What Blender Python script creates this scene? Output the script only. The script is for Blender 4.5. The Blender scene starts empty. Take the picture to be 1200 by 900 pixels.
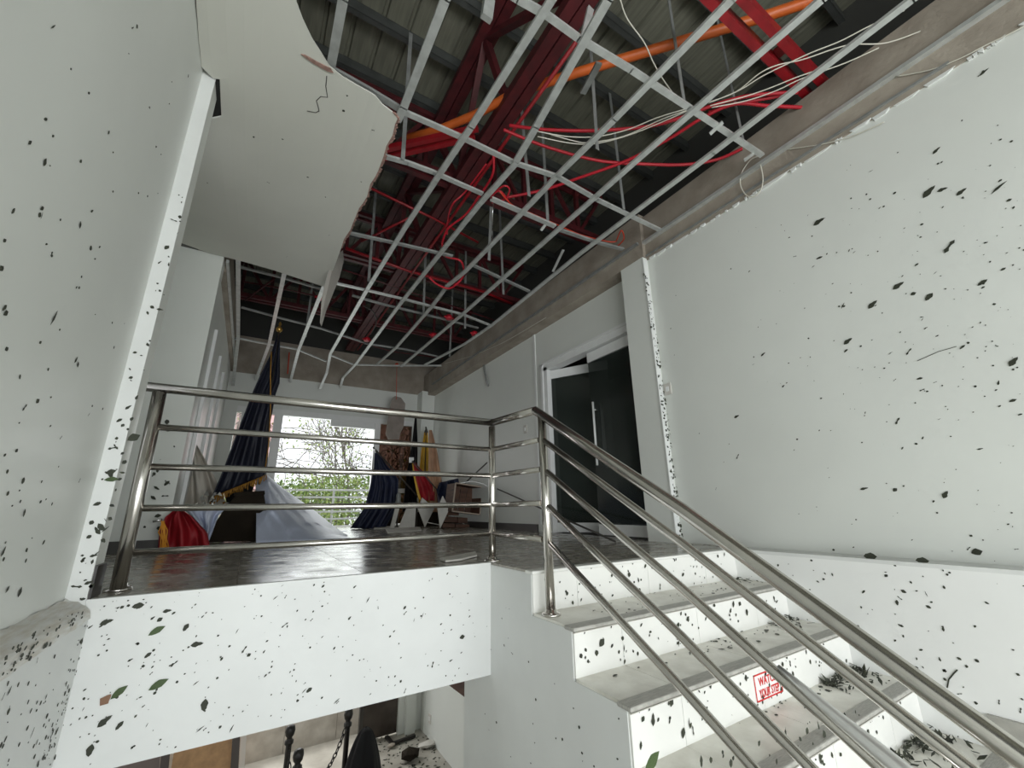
import bpy, bmesh, math, random
from mathutils import Vector, Matrix
R = random.Random(7)
SC = bpy.context.scene
COL = SC.collection
# ------------------------------------------------------------------ camera
F, YAW, PITCH, ROLL, EYE = 487.78, 0.553277, 0.288141, -0.016601, Vector((0, 0, 0.34))
cy, sy, cp, sp, cr, sr = math.cos(YAW), math.sin(YAW), math.cos(PITCH), math.sin(PITCH), math.cos(ROLL), math.sin(ROLL)
fwd = Vector((sy*cp, cy*cp, sp)); r0 = Vector((cy, -sy, 0)); u0 = r0.cross(fwd)
rgt = r0*cr + u0*sr; upv = u0*cr - r0*sr
cam = bpy.data.cameras.new('camera'); camo = bpy.data.objects.new('camera', cam); COL.objects.link(camo)
cam.sensor_width = 36; cam.lens = F/1200*36; cam.clip_start = 0.05; cam.clip_end = 200
M = Matrix((rgt, upv, -fwd)).transposed().to_4x4(); M.translation = EYE
camo.matrix_world = M; SC.camera = camo
# ------------------------------------------------------------------ world, light, exposure
w = bpy.data.worlds.new('overcast_sky'); SC.world = w; w.use_nodes = True
bg = w.node_tree.nodes['Background']; bg.inputs[0].default_value = (0.93, 0.97, 1.0, 1); bg.inputs[1].default_value = 1.5
def area(name, loc, rot, sx, sy_, power, col=(1, 1, 1)):
    l = bpy.data.lights.new(name, 'AREA'); l.shape = 'RECTANGLE'; l.size = sx; l.size_y = sy_; l.energy = power; l.color = col
    o = bpy.data.objects.new(name, l); COL.objects.link(o); o.location = loc; o.rotation_euler = rot; return o
# daylight through the big stairwell window behind the stairs
area('stairwell_window_daylight', (0.3, -4.2, 0.2), (math.radians(90), 0, 0), 6.0, 2.4, 335, (0.95, 0.98, 1.0))
area('landing_window_daylight', (1.2, 10.05, 1.2), (math.radians(-90), 0, 0), 3.0, 2.3, 30, (0.95, 0.99, 1.0))
area('entrance_fill', (0.6, 8.0, -.4), (math.radians(12), 0, 0), 3.6, 1.0, 150, (1, 1, 1))  # added fill lamp under the floor slab, brightens the marble and paving
SC.view_settings.view_transform = 'Standard'; SC.view_settings.look = 'None'
SC.view_settings.gamma = 1; SC.view_settings.use_curve_mapping = False; SC.view_settings.exposure = 0.0
# ------------------------------------------------------------------ helpers
AX = {'x': 0, 'y': 1, 'z': 2}
def at(px, py, ax, v):
    """the point of the plane ax = v that the photograph shows at pixel (px, py)"""
    d = fwd + rgt*((px-600)/F) - upv*((py-450)/F)
    i = AX[ax]; return EYE + d*((v-EYE[i])/d[i])
def line(pts, ax, v): return [at(a, b, ax, v) for a, b in pts]

def mat(name, col, rough=0.6, metal=0.0, noise=0.0, nscale=6, col2=None, bump=0.0, bscale=60, stretch=(1, 1, 1), emit=0, trans=0, alpha=1, spec=0.5, detail=6):
    m = bpy.data.materials.new(name); m.use_nodes = True; nt = m.node_tree; b = nt.nodes['Principled BSDF']
    b.inputs['Base Color'].default_value = (*col, 1); b.inputs['Roughness'].default_value = rough; b.inputs['Metallic'].default_value = metal
    b.inputs['Specular IOR Level'].default_value = spec
    if trans: b.inputs['Transmission Weight'].default_value = trans
    if alpha < 1: b.inputs['Alpha'].default_value = alpha
    tc = nt.nodes.new('ShaderNodeTexCoord'); mp = nt.nodes.new('ShaderNodeMapping'); mp.inputs['Scale'].default_value = stretch
    nt.links.new(tc.outputs['Object'], mp.inputs[0])
    if noise > 0:
        n = nt.nodes.new('ShaderNodeTexNoise'); n.inputs['Scale'].default_value = nscale; n.inputs['Detail'].default_value = detail
        nt.links.new(mp.outputs[0], n.inputs['Vector'])
        cr_ = nt.nodes.new('ShaderNodeValToRGB'); cr_.color_ramp.elements[0].position = 0.35; cr_.color_ramp.elements[1].position = 0.68
        c2 = col2 or tuple(c*(1-noise) for c in col)
        cr_.color_ramp.elements[0].color = (*col, 1); cr_.color_ramp.elements[1].color = (*c2, 1)
        nt.links.new(n.outputs['Fac'], cr_.inputs[0]); nt.links.new(cr_.outputs[0], b.inputs['Base Color'])
    if bump > 0:
        n2 = nt.nodes.new('ShaderNodeTexNoise'); n2.inputs['Scale'].default_value = bscale; n2.inputs['Detail'].default_value = 3
        nt.links.new(mp.outputs[0], n2.inputs['Vector'])
        bp = nt.nodes.new('ShaderNodeBump'); bp.inputs['Strength'].default_value = bump; bp.inputs['Distance'].default_value = 0.01
        nt.links.new(n2.outputs['Fac'], bp.inputs['Height']); nt.links.new(bp.outputs[0], b.inputs['Normal'])
    return m
WALL = mat('wall_paint', (0.70, 0.72, 0.68), 0.42, noise=0.05, nscale=1.3, bump=0.05, bscale=9)
WALLR = mat('lit_lower_wall_paint', (0.84, 0.85, 0.83), 0.5, noise=0.04, nscale=1.5, bump=0.05, bscale=9)  # wall paint lightened: the stronger light low on this wall is put into colour
WALLB = mat('soiled_wall_paint', (0.73, 0.745, 0.725), 0.5, noise=0.08, nscale=2.2, bump=0.08, bscale=14)
DIRTY = mat('dirt_splashed_plaster', (0.74, 0.73, 0.69), 0.8, noise=0.5, nscale=26, col2=(0.50, 0.45, 0.37), bump=0.4, bscale=40, stretch=(2, .35, 2))
BOARD = mat('ceiling_board_paint', (0.62, 0.62, 0.56), 0.75, noise=0.04, nscale=2)
PAPER = mat('torn_board_paper', (0.36, 0.22, 0.18), 0.9, noise=0.4, nscale=30)
CONC = mat('raw_concrete', (0.36, 0.32, 0.265), 0.9, noise=0.4, nscale=3, col2=(0.25, 0.215, 0.175), bump=0.5, bscale=25)
GALV = mat('galvanised_steel', (0.60, 0.62, 0.60), 0.42, 0.45, noise=0.2, nscale=14, bump=0.1)
GALVD = mat('dull_galvanised_steel', (0.30, 0.31, 0.30), 0.55, 0.3, noise=0.25, nscale=10)
STEEL = mat('stainless_steel', (0.70, 0.67, 0.63), 0.2, 1.0, noise=0.2, nscale=6)
CHROME = mat('polished_steel', (0.72, 0.72, 0.71), 0.12, 1.0)
TREAD = mat('tread_tile', (0.82, 0.81, 0.74), 0.35, noise=0.35, nscale=7, col2=(0.62, 0.60, 0.53), bump=0.15, bscale=40)
NOSE = mat('nosing_grey', (0.45, 0.44, 0.40), 0.45, noise=0.3, nscale=30, stretch=(1, 8, 1))
RISER = mat('riser_tile', (0.80, 0.80, 0.76), 0.32, noise=0.06, nscale=4)
SKIRT = mat('dark_skirting', (0.045, 0.042, 0.04), 0.4)
SKIRTG = mat('grey_skirting_tile', (0.42, 0.41, 0.37), 0.5, noise=0.25, nscale=12)
WHITE = mat('white_aluminium', (0.78, 0.79, 0.78), 0.35, noise=0.05, nscale=8)
DARKROOM = mat('unlit_room_shade', (0.05, 0.05, 0.045), 0.9)  # near-black colour stands in for the shade of unlit rooms and attic
ROOFM = mat('roof_sheet_underside', (0.19, 0.19, 0.145), 0.55, noise=0.3, nscale=5, col2=(0.13, 0.13, 0.10), stretch=(6, .5, 1))
PURL = mat('purlin_steel', (0.075, 0.08, 0.075), 0.6, 0.2, noise=0.3, nscale=6)
PURLE = mat('purlin_bare_lip', (0.20, 0.205, 0.19), 0.5, 0.3)
RED = mat('red_oxide_primer', (0.095, 0.012, 0.015), 0.5, noise=0.35, nscale=8, col2=(0.05, 0.008, 0.010))
REDB = mat('bright_red_paint', (0.30, 0.008, 0.014), 0.4, noise=0.3, nscale=10)
REDC = mat('red_corrugated_conduit', (0.45, 0.012, 0.025), 0.45)
REDO = mat('orange_red_cord', (0.55, 0.045, 0.015), 0.5)
ORANGE = mat('orange_pipe_plastic', (0.60, 0.12, 0.02), 0.4, noise=0.2, nscale=5)
WIRE = mat('off_white_wire', (0.62, 0.60, 0.52), 0.5)
DARKM = mat('dark_steel', (0.07, 0.065, 0.06), 0.4, 0.6)
BLACKI = mat('black_painted_iron', (0.016, 0.014, 0.013), 0.35, 0.2)
LEAFM = mat('dry_dark_leaf', (0.022, 0.026, 0.018), 0.7, noise=0.5, nscale=20, col2=(0.045, 0.05, 0.028))
LEAFG = mat('torn_green_leaf', (0.06, 0.10, 0.028), 0.6, noise=0.4, nscale=25)
LEAFB = mat('brown_leaf', (0.22, 0.12, 0.07), 0.7)
def fabric(name, c, r=0.85, n=0.3): return mat(name, c, r, noise=n, nscale=5, bump=0.3, bscale=30)
NAVY = fabric('navy_satin', (0.008, 0.010, 0.024), 0.55); NAVY2 = fabric('blue_navy_cloth', (0.012, 0.018, 0.05), 0.6)
BLACKC = fabric('black_cloth', (0.003, 0.003, 0.004), 0.9); GOLD = mat('gold_fringe_yarn', (0.45, 0.22, 0.03), 0.6, noise=0.4, nscale=30)
REDF = fabric('red_flag_cloth', (0.34, 0.006, 0.014), 0.6); YELF = fabric('yellow_flag_cloth', (0.72, 0.42, 0.04), 0.6)
TANF = fabric('tan_flag_cloth', (0.48, 0.28, 0.17), 0.7); TARP = fabric('pale_blue_tarp', (0.55, 0.60, 0.74), 0.35, 0.1)
CREAM = fabric('cream_cloth', (0.60, 0.56, 0.49), 0.85, 0.15)
OLIVE = mat('dark_olive_wood', (0.022, 0.016, 0.010), 0.8, spec=0.15, noise=0.4, nscale=5)
WOOD = mat('brown_wood', (0.12, 0.055, 0.03), 0.6, noise=0.5, nscale=4, col2=(0.055, 0.025, 0.015), stretch=(1, 1, 8))
PALE = mat('pale_board', (0.62, 0.60, 0.55), 0.7, noise=0.15, nscale=6)
REDSIGN = mat('red_print', (0.60, 0.02, 0.02), 0.5); SIGNW = mat('sign_white', (0.84, 0.80, 0.78), 0.4)
BARK = mat('bark', (0.34, 0.30, 0.27), 0.9, noise=0.4, nscale=8); FOL = mat('bright_leaves', (0.32, 0.48, 0.13), 0.6, noise=0.5, nscale=1.5, col2=(0.55, 0.62, 0.22))
FOLD = mat('deep_green_leaves', (0.22, 0.36, 0.10), 0.6, noise=0.5, nscale=2)
def glass(name, col, rough=0.02, mixf=0.25):
    m = bpy.data.materials.new(name); m.use_nodes = True; nt = m.node_tree; nt.nodes.clear()
    o = nt.nodes.new('ShaderNodeOutputMaterial'); g = nt.nodes.new('ShaderNodeBsdfGlossy'); g.inputs['Roughness'].default_value = rough
    t = nt.nodes.new('ShaderNodeBsdfTransparent'); t.inputs[0].default_value = (*col, 1)
    fr = nt.nodes.new('ShaderNodeFresnel'); fr.inputs[0].default_value = 1.45
    mx = nt.nodes.new('ShaderNodeMixShader'); nt.links.new(fr.outputs[0], mx.inputs[0])
    nt.links.new(t.outputs[0], mx.inputs[1]); nt.links.new(g.outputs[0], mx.inputs[2]); nt.links.new(mx.outputs[0], o.inputs[0]); return m
GLASS = glass('clear_glass', (0.93, 0.96, 0.94)); GLASSB = glass('brown_reflection_glass', (0.20, 0.14, 0.115)); GLASSP = glass('pink_reflection_glass', (0.86, 0.70, 0.69))  # brown and pink tints put the reflections in the panes into the glass colour
GLASSD = mat('dark_green_glass', (0.030, 0.040, 0.035), 0.12, noise=0.4, nscale=2, col2=(0.020, 0.026, 0.023), spec=0.7, alpha=0.65)
def floor_mat():
    m = mat('wet_floor_tile', (0.36, 0.335, 0.29), 0.12, noise=0.3, nscale=3, col2=(0.26, 0.24, 0.20))
    nt = m.node_tree; b = nt.nodes['Principled BSDF']
    tc = nt.nodes.new('ShaderNodeTexCoord'); n = nt.nodes.new('ShaderNodeTexNoise'); n.inputs['Scale'].default_value = 5; n.inputs['Detail'].default_value = 8
    nt.links.new(tc.outputs['Object'], n.inputs[0])
    mr = nt.nodes.new('ShaderNodeMapRange'); mr.inputs[1].default_value = 0.35; mr.inputs[2].default_value = 0.7; mr.inputs[3].default_value = 0.10; mr.inputs[4].default_value = 0.36
    nt.links.new(n.outputs['Fac'], mr.inputs[0]); nt.links.new(mr.outputs[0], b.inputs['Roughness'])
    bp = nt.nodes.new('ShaderNodeBump'); bp.inputs['Strength'].default_value = 0.08; bp.inputs['Distance'].default_value = 0.01
    n2 = nt.nodes.new('ShaderNodeTexNoise'); n2.inputs['Scale'].default_value = 14; nt.links.new(tc.outputs['Object'], n2.inputs[0])
    nt.links.new(n2.outputs['Fac'], bp.inputs['Height']); nt.links.new(bp.outputs[0], b.inputs['Normal']); return m
FLOOR = floor_mat()
MARBLE = mat('marble_cladding', (0.62, 0.58, 0.52), 0.35, noise=0.4, nscale=5, col2=(0.42, 0.38, 0.33))
LOWF = mat('lower_floor_tile', (0.42, 0.40, 0.35), 0.3, noise=0.3, nscale=5, col2=(0.3, 0.28, 0.24))
PATIO = mat('pale_paving', (0.75, 0.74, 0.72), 0.6, noise=0.15, nscale=6)
TAN = mat('tan_door_glass', (0.55, 0.33, 0.17), 0.7, noise=0.25, nscale=12)  # matte tan standing in for brown reflective glass

class MB:
    def __init__(s): s.v = []; s.f = []; s.sm = False
    def poly(s, pts):
        i = len(s.v); s.v += [tuple(p) for p in pts]; s.f.append(tuple(range(i, i+len(pts)))); return s
    def box(s, a, b):
        x0, y0, z0 = a; x1, y1, z1 = b; i = len(s.v)
        s.v += [(x0,y0,z0),(x1,y0,z0),(x1,y1,z0),(x0,y1,z0),(x0,y0,z1),(x1,y0,z1),(x1,y1,z1),(x0,y1,z1)]
        s.f += [tuple(i+k for k in q) for q in ((0,3,2,1),(4,5,6,7),(0,1,5,4),(1,2,6,5),(2,3,7,6),(3,0,4,7))]; return s
    def prism(s, pts, off):
        """closed outline pts (3D) pushed along off"""
        off = Vector(off); n = len(pts); i = len(s.v)
        s.v += [tuple(p) for p in pts] + [tuple(Vector(p)+off) for p in pts]
        s.f += [tuple(range(i, i+n)), tuple(range(i+2*n-1, i+n-1, -1))]
        s.f += [(i+k, i+(k+1) % n, i+n+(k+1) % n, i+n+k) for k in range(n)]; return s
    def bar(s, a, b, wdt, hgt, side=None):
        """square bar from a to b; wdt across (horizontal), hgt the other way"""
        a = Vector(a); b = Vector(b); d = (b-a).normalized()
        u = Vector(side) if side else (d.cross(Vector((0, 0, 1))) if abs(d.z) < .95 else Vector((1, 0, 0)))
        u = (u - d*u.dot(d)).normalized(); v = d.cross(u).normalized()
        q = [(-1,-1),(1,-1),(1,1),(-1,1)]
        return s.prism([a+u*(wdt/2*p)+v*(hgt/2*r) for p, r in q], b-a)
    def channel(s, a, b, wdt, hgt, t=0.004):
        """C channel, web down, lips up"""
        a = Vector(a); b = Vector(b); d = (b-a).normalized(); u = d.cross(Vector((0, 0, 1))).normalized(); v = u.cross(d).normalized()
        pr = [(-wdt/2,0),(wdt/2,0),(wdt/2,hgt),(wdt/2-.012,hgt),(wdt/2-.012,hgt-t),(wdt/2-t,hgt-t),(wdt/2-t,t),(-wdt/2+t,t),(-wdt/2+t,hgt-t),(-wdt/2+.012,hgt-t),(-wdt/2+.012,hgt),(-wdt/2,hgt)]
        return s.prism([a+u*p+v*r for p, r in pr], b-a)
    def tube(s, pts, rad, seg=8, cap=True):
        pts = [Vector(p) for p in pts]; n = len(pts); i0 = len(s.v); prev = None
        for k, p in enumerate(pts):
            d = (pts[min(k+1, n-1)] - pts[max(k-1, 0)]).normalized()
            u = prev - d*prev.dot(d) if prev else (d.cross(Vector((0, 0, 1))) if abs(d.z) < .95 else Vector((1, 0, 0)))
            u = u.normalized(); prev = u; v = d.cross(u); r = rad[k] if isinstance(rad, (list, tuple)) else rad
            for j in range(seg):
                t = 2*math.pi*j/seg; s.v.append(tuple(p+u*(r*math.cos(t))+v*(r*math.sin(t))))
        for k in range(n-1):
            for j in range(seg):
                a = i0+k*seg+j; b = i0+k*seg+(j+1) % seg; s.f.append((a, b, b+seg, a+seg))
        if cap: s.f.append(tuple(i0+j for j in range(seg))[::-1]); s.f.append(tuple(i0+(n-1)*seg+j for j in range(seg)))
        s.sm = True; return s
    def lathe(s, c, prof, seg=16):
        c = Vector(c); i0 = len(s.v)
        for r, z in prof:
            for j in range(seg): t = 2*math.pi*j/seg; s.v.append((c.x+r*math.cos(t), c.y+r*math.sin(t), c.z+z))
        for k in range(len(prof)-1):
            for j in range(seg):
                a = i0+k*seg+j; b = i0+k*seg+(j+1) % seg; s.f.append((a, b, b+seg, a+seg))
        s.f.append(tuple(i0+j for j in range(seg))[::-1]); s.f.append(tuple(i0+(len(prof)-1)*seg+j for j in range(seg))); s.sm = True; return s
    def grid(s, fn, nu, nv):
        i0 = len(s.v)
        for a in range(nu+1):
            for b in range(nv+1): s.v.append(tuple(fn(a/nu, b/nv)))
        for a in range(nu):
            for b in range(nv):
                k = i0+a*(nv+1)+b; s.f.append((k, k+1, k+nv+2, k+nv+1))
        s.sm = True; return s
    def build(s, name, m, parent=None, kind=None, label=None, cat=None, group=None, solid=0, bevel=0):
        me = bpy.data.meshes.new(name); me.from_pydata(s.v, [], s.f)
        bm = bmesh.new(); bm.from_mesh(me); bmesh.ops.recalc_face_normals(bm, faces=bm.faces); bm.to_mesh(me); bm.free()
        me.materials.append(m)
        if s.sm: me.polygons.foreach_set('use_smooth', [len(p.vertices) <= 4 for p in me.polygons])
        o = bpy.data.objects.new(name, me); COL.objects.link(o)
        if parent is not None: o.parent = parent
        if solid:
            md = o.modifiers.new('thickness', 'SOLIDIFY'); md.thickness = solid; md.offset = 0
        if bevel:
            md = o.modifiers.new('bevel', 'BEVEL'); md.width = bevel; md.segments = 2; md.limit_method = 'ANGLE'
        return tag(o, label, cat, group, kind)
def tag(o, label=None, cat=None, group=None, kind=None):
    if label: o['label'] = label
    if cat: o['category'] = cat
    if group: o['group'] = group
    if kind: o['kind'] = kind
    return o
def thing(name, label, cat, group=None):
    o = bpy.data.objects.new(name, None); COL.objects.link(o); return tag(o, label, cat, group)
def struct(name):
    o = bpy.data.objects.new(name, None); COL.objects.link(o); o['kind'] = 'structure'; return o
def share(src, name, loc, parent=None, rot=(0, 0, 0), sc=1, label=None, cat=None, group=None):
    o = bpy.data.objects.new(name, src.data); COL.objects.link(o); o.location = loc; o.rotation_euler = rot
    o.scale = (sc, sc, sc) if not isinstance(sc, tuple) else sc
    if parent is not None: o.parent = parent
    return tag(o, label, cat, group)

# ------------------------------------------------------------------ levels measured from the photograph
YF, XS, XL, XR, XRU = 2.556, 1.394, -0.58, 3.30, 3.50     # fascia, stair side, left wall, lower right wall, upper right wall
ZC, ZLAND, ZLOW, YB = 3.2, -1.05, -2.94, 9.88
YN = [2.08, 1.745, 1.42, 1.14, 0.83]                      # edges of landing and of four treads
ZN = [0.0, -0.21, -0.42, -0.63, -0.84]
# ---- left walls
MB().box((XL-.25, -.3, -.02), (XL, YF, 3.7)).build('wall_left', WALL, kind='structure')
MB().box((XL-.25, -.3, ZLOW), (XL+.085, YF-.002, -.055)).build('wall_left_lower', WALLB, kind='structure')
# rough ledge where the thin upper wall meets the thicker lower wall
mb = MB()
def led(u, v):
    y = -.28+(YF+.28-.004)*u; prof = [(-.0, .012), (.02, .004), (.045, -.006), (.07, -.018), (.088, -.04), (.087, -.075)]
    k = v*5; i = min(int(k), 4); f = k-i; x = prof[i][0]*(1-f)+prof[i+1][0]*f; z = prof[i][1]*(1-f)+prof[i+1][1]*f
    return (XL+x+R.uniform(-.004, .006), y, z+R.uniform(-.004, .004))
mb.grid(led, 60, 5); mb.build('trim_1', mat('dirt_streaked_ledge', (0.74, 0.745, 0.72), 0.7, noise=0.5, nscale=30, col2=(0.60, 0.57, 0.50), bump=0.3, bscale=40, stretch=(2, .3, 2), detail=8), kind='structure')
# end pillar of the left wall (bright face to the stairs, shaded face to the landing)
MB().box((XL-.25, YF, ZLOW), (XL+.062, YF+.15, 2.875)).build('wall_left_pillar', WALL, kind='structure')
MB().box((XL+.0, YF-.012, -.03), (XL+.066, YF+.0, 2.9)).build('trim_2', WALLB, kind='structure')
MB().box((XL+.063, YF+.0, .0), (XL+.075, YF+.15, .13)).build('baseboard_pillar', SKIRT, kind='structure')
# recess wall, pier and far left wall
MB().box((-1.7, 5.34, 0), (-.62, 5.55, 3.2)).build('wall_left_pier', WALL, kind='structure')
MB().box((-1.8, YF+.3, -.3), (-1.7, 5.4, 4.9)).build('wall_left_recess', WALL, kind='structure')
wl = MB().box((-.90, 5.55, 0), (-.66, YB, 3.12)).build('wall_left_far', WALL, kind='structure')
for k, (ya, yb) in enumerate(((6.2, 6.3), (7.3, 7.4), (8.2, 8.3))):
    MB().box((-.66, ya, 0), (-.625, yb, 2.6)).build('door_frame', WHITE, wl)
MB().box((-.66, 6.3, 0.02), (-.648, 6.45, 2.5)).build('gap_shade_strip', DARKROOM, wl)  # dark strip laid on the wall as the shade inside a gap
MB().box((-.90, 5.56, 3.12), (-.60, YB, 3.85)).build('trim_3', CONC, kind='structure')
MB().box((-1.7, 5.3, 0.0), (-.63, 5.338, .10)).build('baseboard_left', SKIRT, kind='structure')
# ---- right walls
MB().box((XRU, -4.4, 0), (XRU+.3, 2.70, 3.0)).build('wall_right', WALL, kind='structure')
MB().box((XR, -4.4, ZLOW), (XRU+.3, YF+.14, -.001)).build('wall_right_lower', WALLR, kind='structure')
MB().box((XR-.008, -4.4, -.02), (XRU, YN[0]-.03, .002)).build('trim_4', WALLB, kind='structure')
MB().box((3.42, 2.70, 0), (3.82, 3.03, 3.02)).build('wall_right_pillar', WALL, kind='structure')
strip = MB().box((3.412, 2.688, 0), (3.475, 2.70, 2.99)).build('trim_5', WALLB, kind='structure')
DX = 3.62; DY0, DY1, DZ = 3.05, 4.90, 2.38
MB().box((DX, 3.03, DZ), (DX+.2, DY1, 3.06)).build('wall_right_over_door', WALL, kind='structure')
MB().box((DX, DY1, 0), (DX+.2, YB, 3.06)).build('wall_right_far', WALL, kind='structure')
MB().box((DX-.014, 5.12, 0.1), (DX, 5.17, 3.05)).build('trim_6', WALLB, kind='structure')
MB().box((DX-.02, 5.2, 0), (DX, YB-.3, .10)).build('baseboard_right', SKIRT, kind='structure')
MB().box((3.30, YB-.35, 0), (DX+.0, YB, 3.12)).build('wall_back_pier', WALL, kind='structure')
# concrete ring beams
MB().box((XRU-.01, -4.4, 3.0), (XRU+.32, 2.7, 3.565)).build('concrete_beam', CONC, kind='structure')
MB().box((3.44, 2.7, 3.03), (3.82, YB, 3.60)).build('concrete_beam', CONC, kind='structure')
MB().box((-.9, YB-.02, 3.1), (DX+.2, YB+.3, 3.9)).build('concrete_beam', CONC, kind='structure')
# broken plaster lip under the beam
mb = MB(); y = -2.0
while y < 2.66:
    dl = R.choice((.02, .04, .07, .12, .22))*R.uniform(.6, 1.3); h0, h1 = R.uniform(.002, .016), R.uniform(.002, .02); y1_ = min(y+dl, 2.69)
    mb.prism([(XRU-.001, y, 3.006), (XRU-.001, y1_, 3.006), (XRU-.001, y1_-dl*.1, 2.996-h1), (XRU-.001, y+dl*.3, 2.994-h0)], (-R.uniform(.006, .024), 0, 0)); y = y1_+R.choice((0, 0, .01, .05))
mb.build('broken_plaster_edge', WALLB, kind='structure')
# ---- baseboard tile on the middle landing
MB().box((XR-.02, -5.3, ZLAND), (XR, .87, -.685)).build('baseboard_landing', SKIRTG, kind='structure')
# ---- back wall with glazed opening
wx0, wx1, wz = -.43, 3.2, 2.40
mb = MB().box((-.9, YB, 0), (wx0, YB+.2, 3.12)).box((wx1, YB, 0), (DX+.2, YB+.2, 3.12)).box((wx0, YB, wz), (wx1, YB+.2, 3.12))
mb.build('wall_back', WALL, kind='structure')
xs_ = [at(p, 520, 'y', YB).x for p in (278, 322, 441, 488)]
win = struct('window_1')
def post(x, wd=.07, z0=0, z1=wz-.121): MB().box((x-wd/2, YB-.03, z0), (x+wd/2, YB+.09, z1)).build('window_frame', WHITE, win)
post(xs_[0]+.02); post(xs_[1], .16); post(xs_[2], .13); post(xs_[3]+.0, .06)
MB().box((wx0, YB-.03, wz-.12), (wx1, YB+.09, wz)).build('window_frame', WHITE, win)
MB().box((at(388, 490, 'y', YB).x, YB-.02, wz-.26), (xs_[2]-.07, YB+.07, wz-.121)).build('window_frame', WHITE, win)
for a, b, z in ((xs_[0], xs_[1], 1.66), (xs_[2], xs_[3], 1.86), (xs_[2], xs_[3], .75)):
    MB().box((a, YB-.02, z-.05), (b, YB+.07, z+.05)).build('window_rail', WHITE, win)
def pane(x0, x1, z0, z1, m=GLASS): MB().box((x0, YB+.02, z0), (x1, YB+.028, z1)).build('pane', m, win)
pane(xs_[0], xs_[1]-.08, .05, 1.61, GLASSP); pane(xs_[0], xs_[1]-.08, 1.71, wz-.12, GLASSP)
pane(xs_[2]+.06, xs_[3], 1.91, wz-.12, GLASSB); pane(xs_[2]+.06, xs_[3], .8, 1.81, GLASSB); pane(xs_[2]+.06, xs_[3], .03, .7, GLASSB)
# ---- landing floor, tiles and fascia
fl = struct('floor')
MB().box((-1.75, YF+.001, -.12), (3.62, YB, -.012)).build('floor_slab', CONC, fl)
MB().box((XS+.15, YN[0]+.02, -.12), (XRU, YF+.01, -.012)).build('floor_slab', CONC, fl)
T = .6
tile = None
def add_tile(x0, x1, y0, y1, m=FLOOR, z=0.0, th=.012, parent=None, name='floor_tile'):
    return MB().box((x0+.0015, y0+.0015, z-th), (x1-.0015, y1-.0015, z)).build(name, m, parent)
master = add_tile(0, T, 0, T); master.parent = fl
first = True
for i in range(9):
    for j in range(13):
        x0 = -1.75+T*i-.04; y0 = YF+.03+T*j-.03
        x1 = min(x0+T, DX); y1 = min(y0+T, YB)
        if x0 >= DX or y0 >= YB: continue
        if x1-x0 > T-.01 and y1-y0 > T-.01:
            if first: master.location = (x0, y0, 0); first = False
            else: share(master, 'floor_tile', (x0, y0, 0), fl)
        else: add_tile(x0, x1, y0, y1, parent=fl)
for x0, x1 in ((XS, 1.708), (1.708, 2.311), (2.311, 2.914), (2.914, XRU)):
    add_tile(x0, x1, YN[0]-.02, YF, parent=fl)
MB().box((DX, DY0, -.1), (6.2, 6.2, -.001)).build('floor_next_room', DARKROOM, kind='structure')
fas = MB().box((XL+.0, YF, -.627), (XS, YF+.20, -.0125)).build('landing_fascia', WALLB, kind='structure')
MB().box((XL+.06, YF-.003, -.0125), (XS, YF+.03, 0.0006)).build('fascia_edge', WALLB, fas)
# ---- staircase
st = thing('staircase', 'white and grey tiled staircase climbing to the wet landing between side wall and right wall', 'staircase')
seams = [XS+.003, 1.708, 2.311, 2.914, XR]
side = [(XS, YN[0]+.9, -.013), (XS, YN[0]+.02, -.013)]
pts = [(XS-.0, 2.92, -.013), (XS-.0, YN[0]+.01, -.013)]
for k in range(4):
    pts += [(XS, YN[k]+.012, ZN[k+1]-.012), (XS, YN[k+1]+.012, ZN[k+1]-.012)]
pts += [(XS, YN[4]+.012, ZLAND), (XS, YN[4]+.012, ZLOW), (XS, 2.92, ZLOW)]
pts[-3:] = [(XS, YN[4]+.012, ZLAND), (XS, YN[4]+.012, ZLOW), (XS, 2.92, ZLOW)]
MB().prism(pts, (.14, 0, 0)).build('side_wall', WALLB, st)
# waist slab under the flight (brown formwork side seen below)
MB().prism([(XS+.14, 2.9, -.13), (XS+.14, .9, -1.25), (XS+.14, .9, -1.4), (XS+.14, 2.9, -.30)], (XR-XS-.14, 0, 0)).build('waist_slab', WOOD, st)
for k in range(5):
    zt = ZN[k]; zb = ZN[k+1] if k < 4 else ZLAND
    for a in range(4):
        x0, x1 = seams[a]+.001, seams[a+1]-.001
        MB().box((x0, YN[k]-.0, zb), (x1, YN[k]+.012, zt-.014)).build('riser_tile', RISER, st)
        if k:
            back = YN[k-1]+.0
            MB().box((x0, YN[k]+.028, zt-.012), (x1, back, zt)).build('tread_tile', TREAD, st)
    nx1 = XR
    m1 = NOSE if k else RISER
    MB().box((XS-.012, YN[k]-.022, zt-.016), (nx1, YN[k]+.055, zt+.0025)).build('nosing_strip', m1, st, bevel=.006)
    if k: MB().box((XS-.012, YN[k]-.024, zt-.0195), (nx1, YN[k]-.010, zt-.0165)).build('nosing_lip', PALE, st)
# middle landing and lower flight
MB().box((-3.0, -4.3, ZLAND-.15), (XRU, YN[4]+.02, ZLAND)).build('floor_middle_landing', TREAD, kind='structure')
lf = struct('floor_lower_flight')
for k in range(9):
    MB().box((XL+.085, YN[4]+.02+.3*k, ZLAND-.21*(k+1)-.15), (XS, YN[4]+.32+.3*k, ZLAND-.21*(k+1))).build('step', TREAD, lf)
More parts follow.
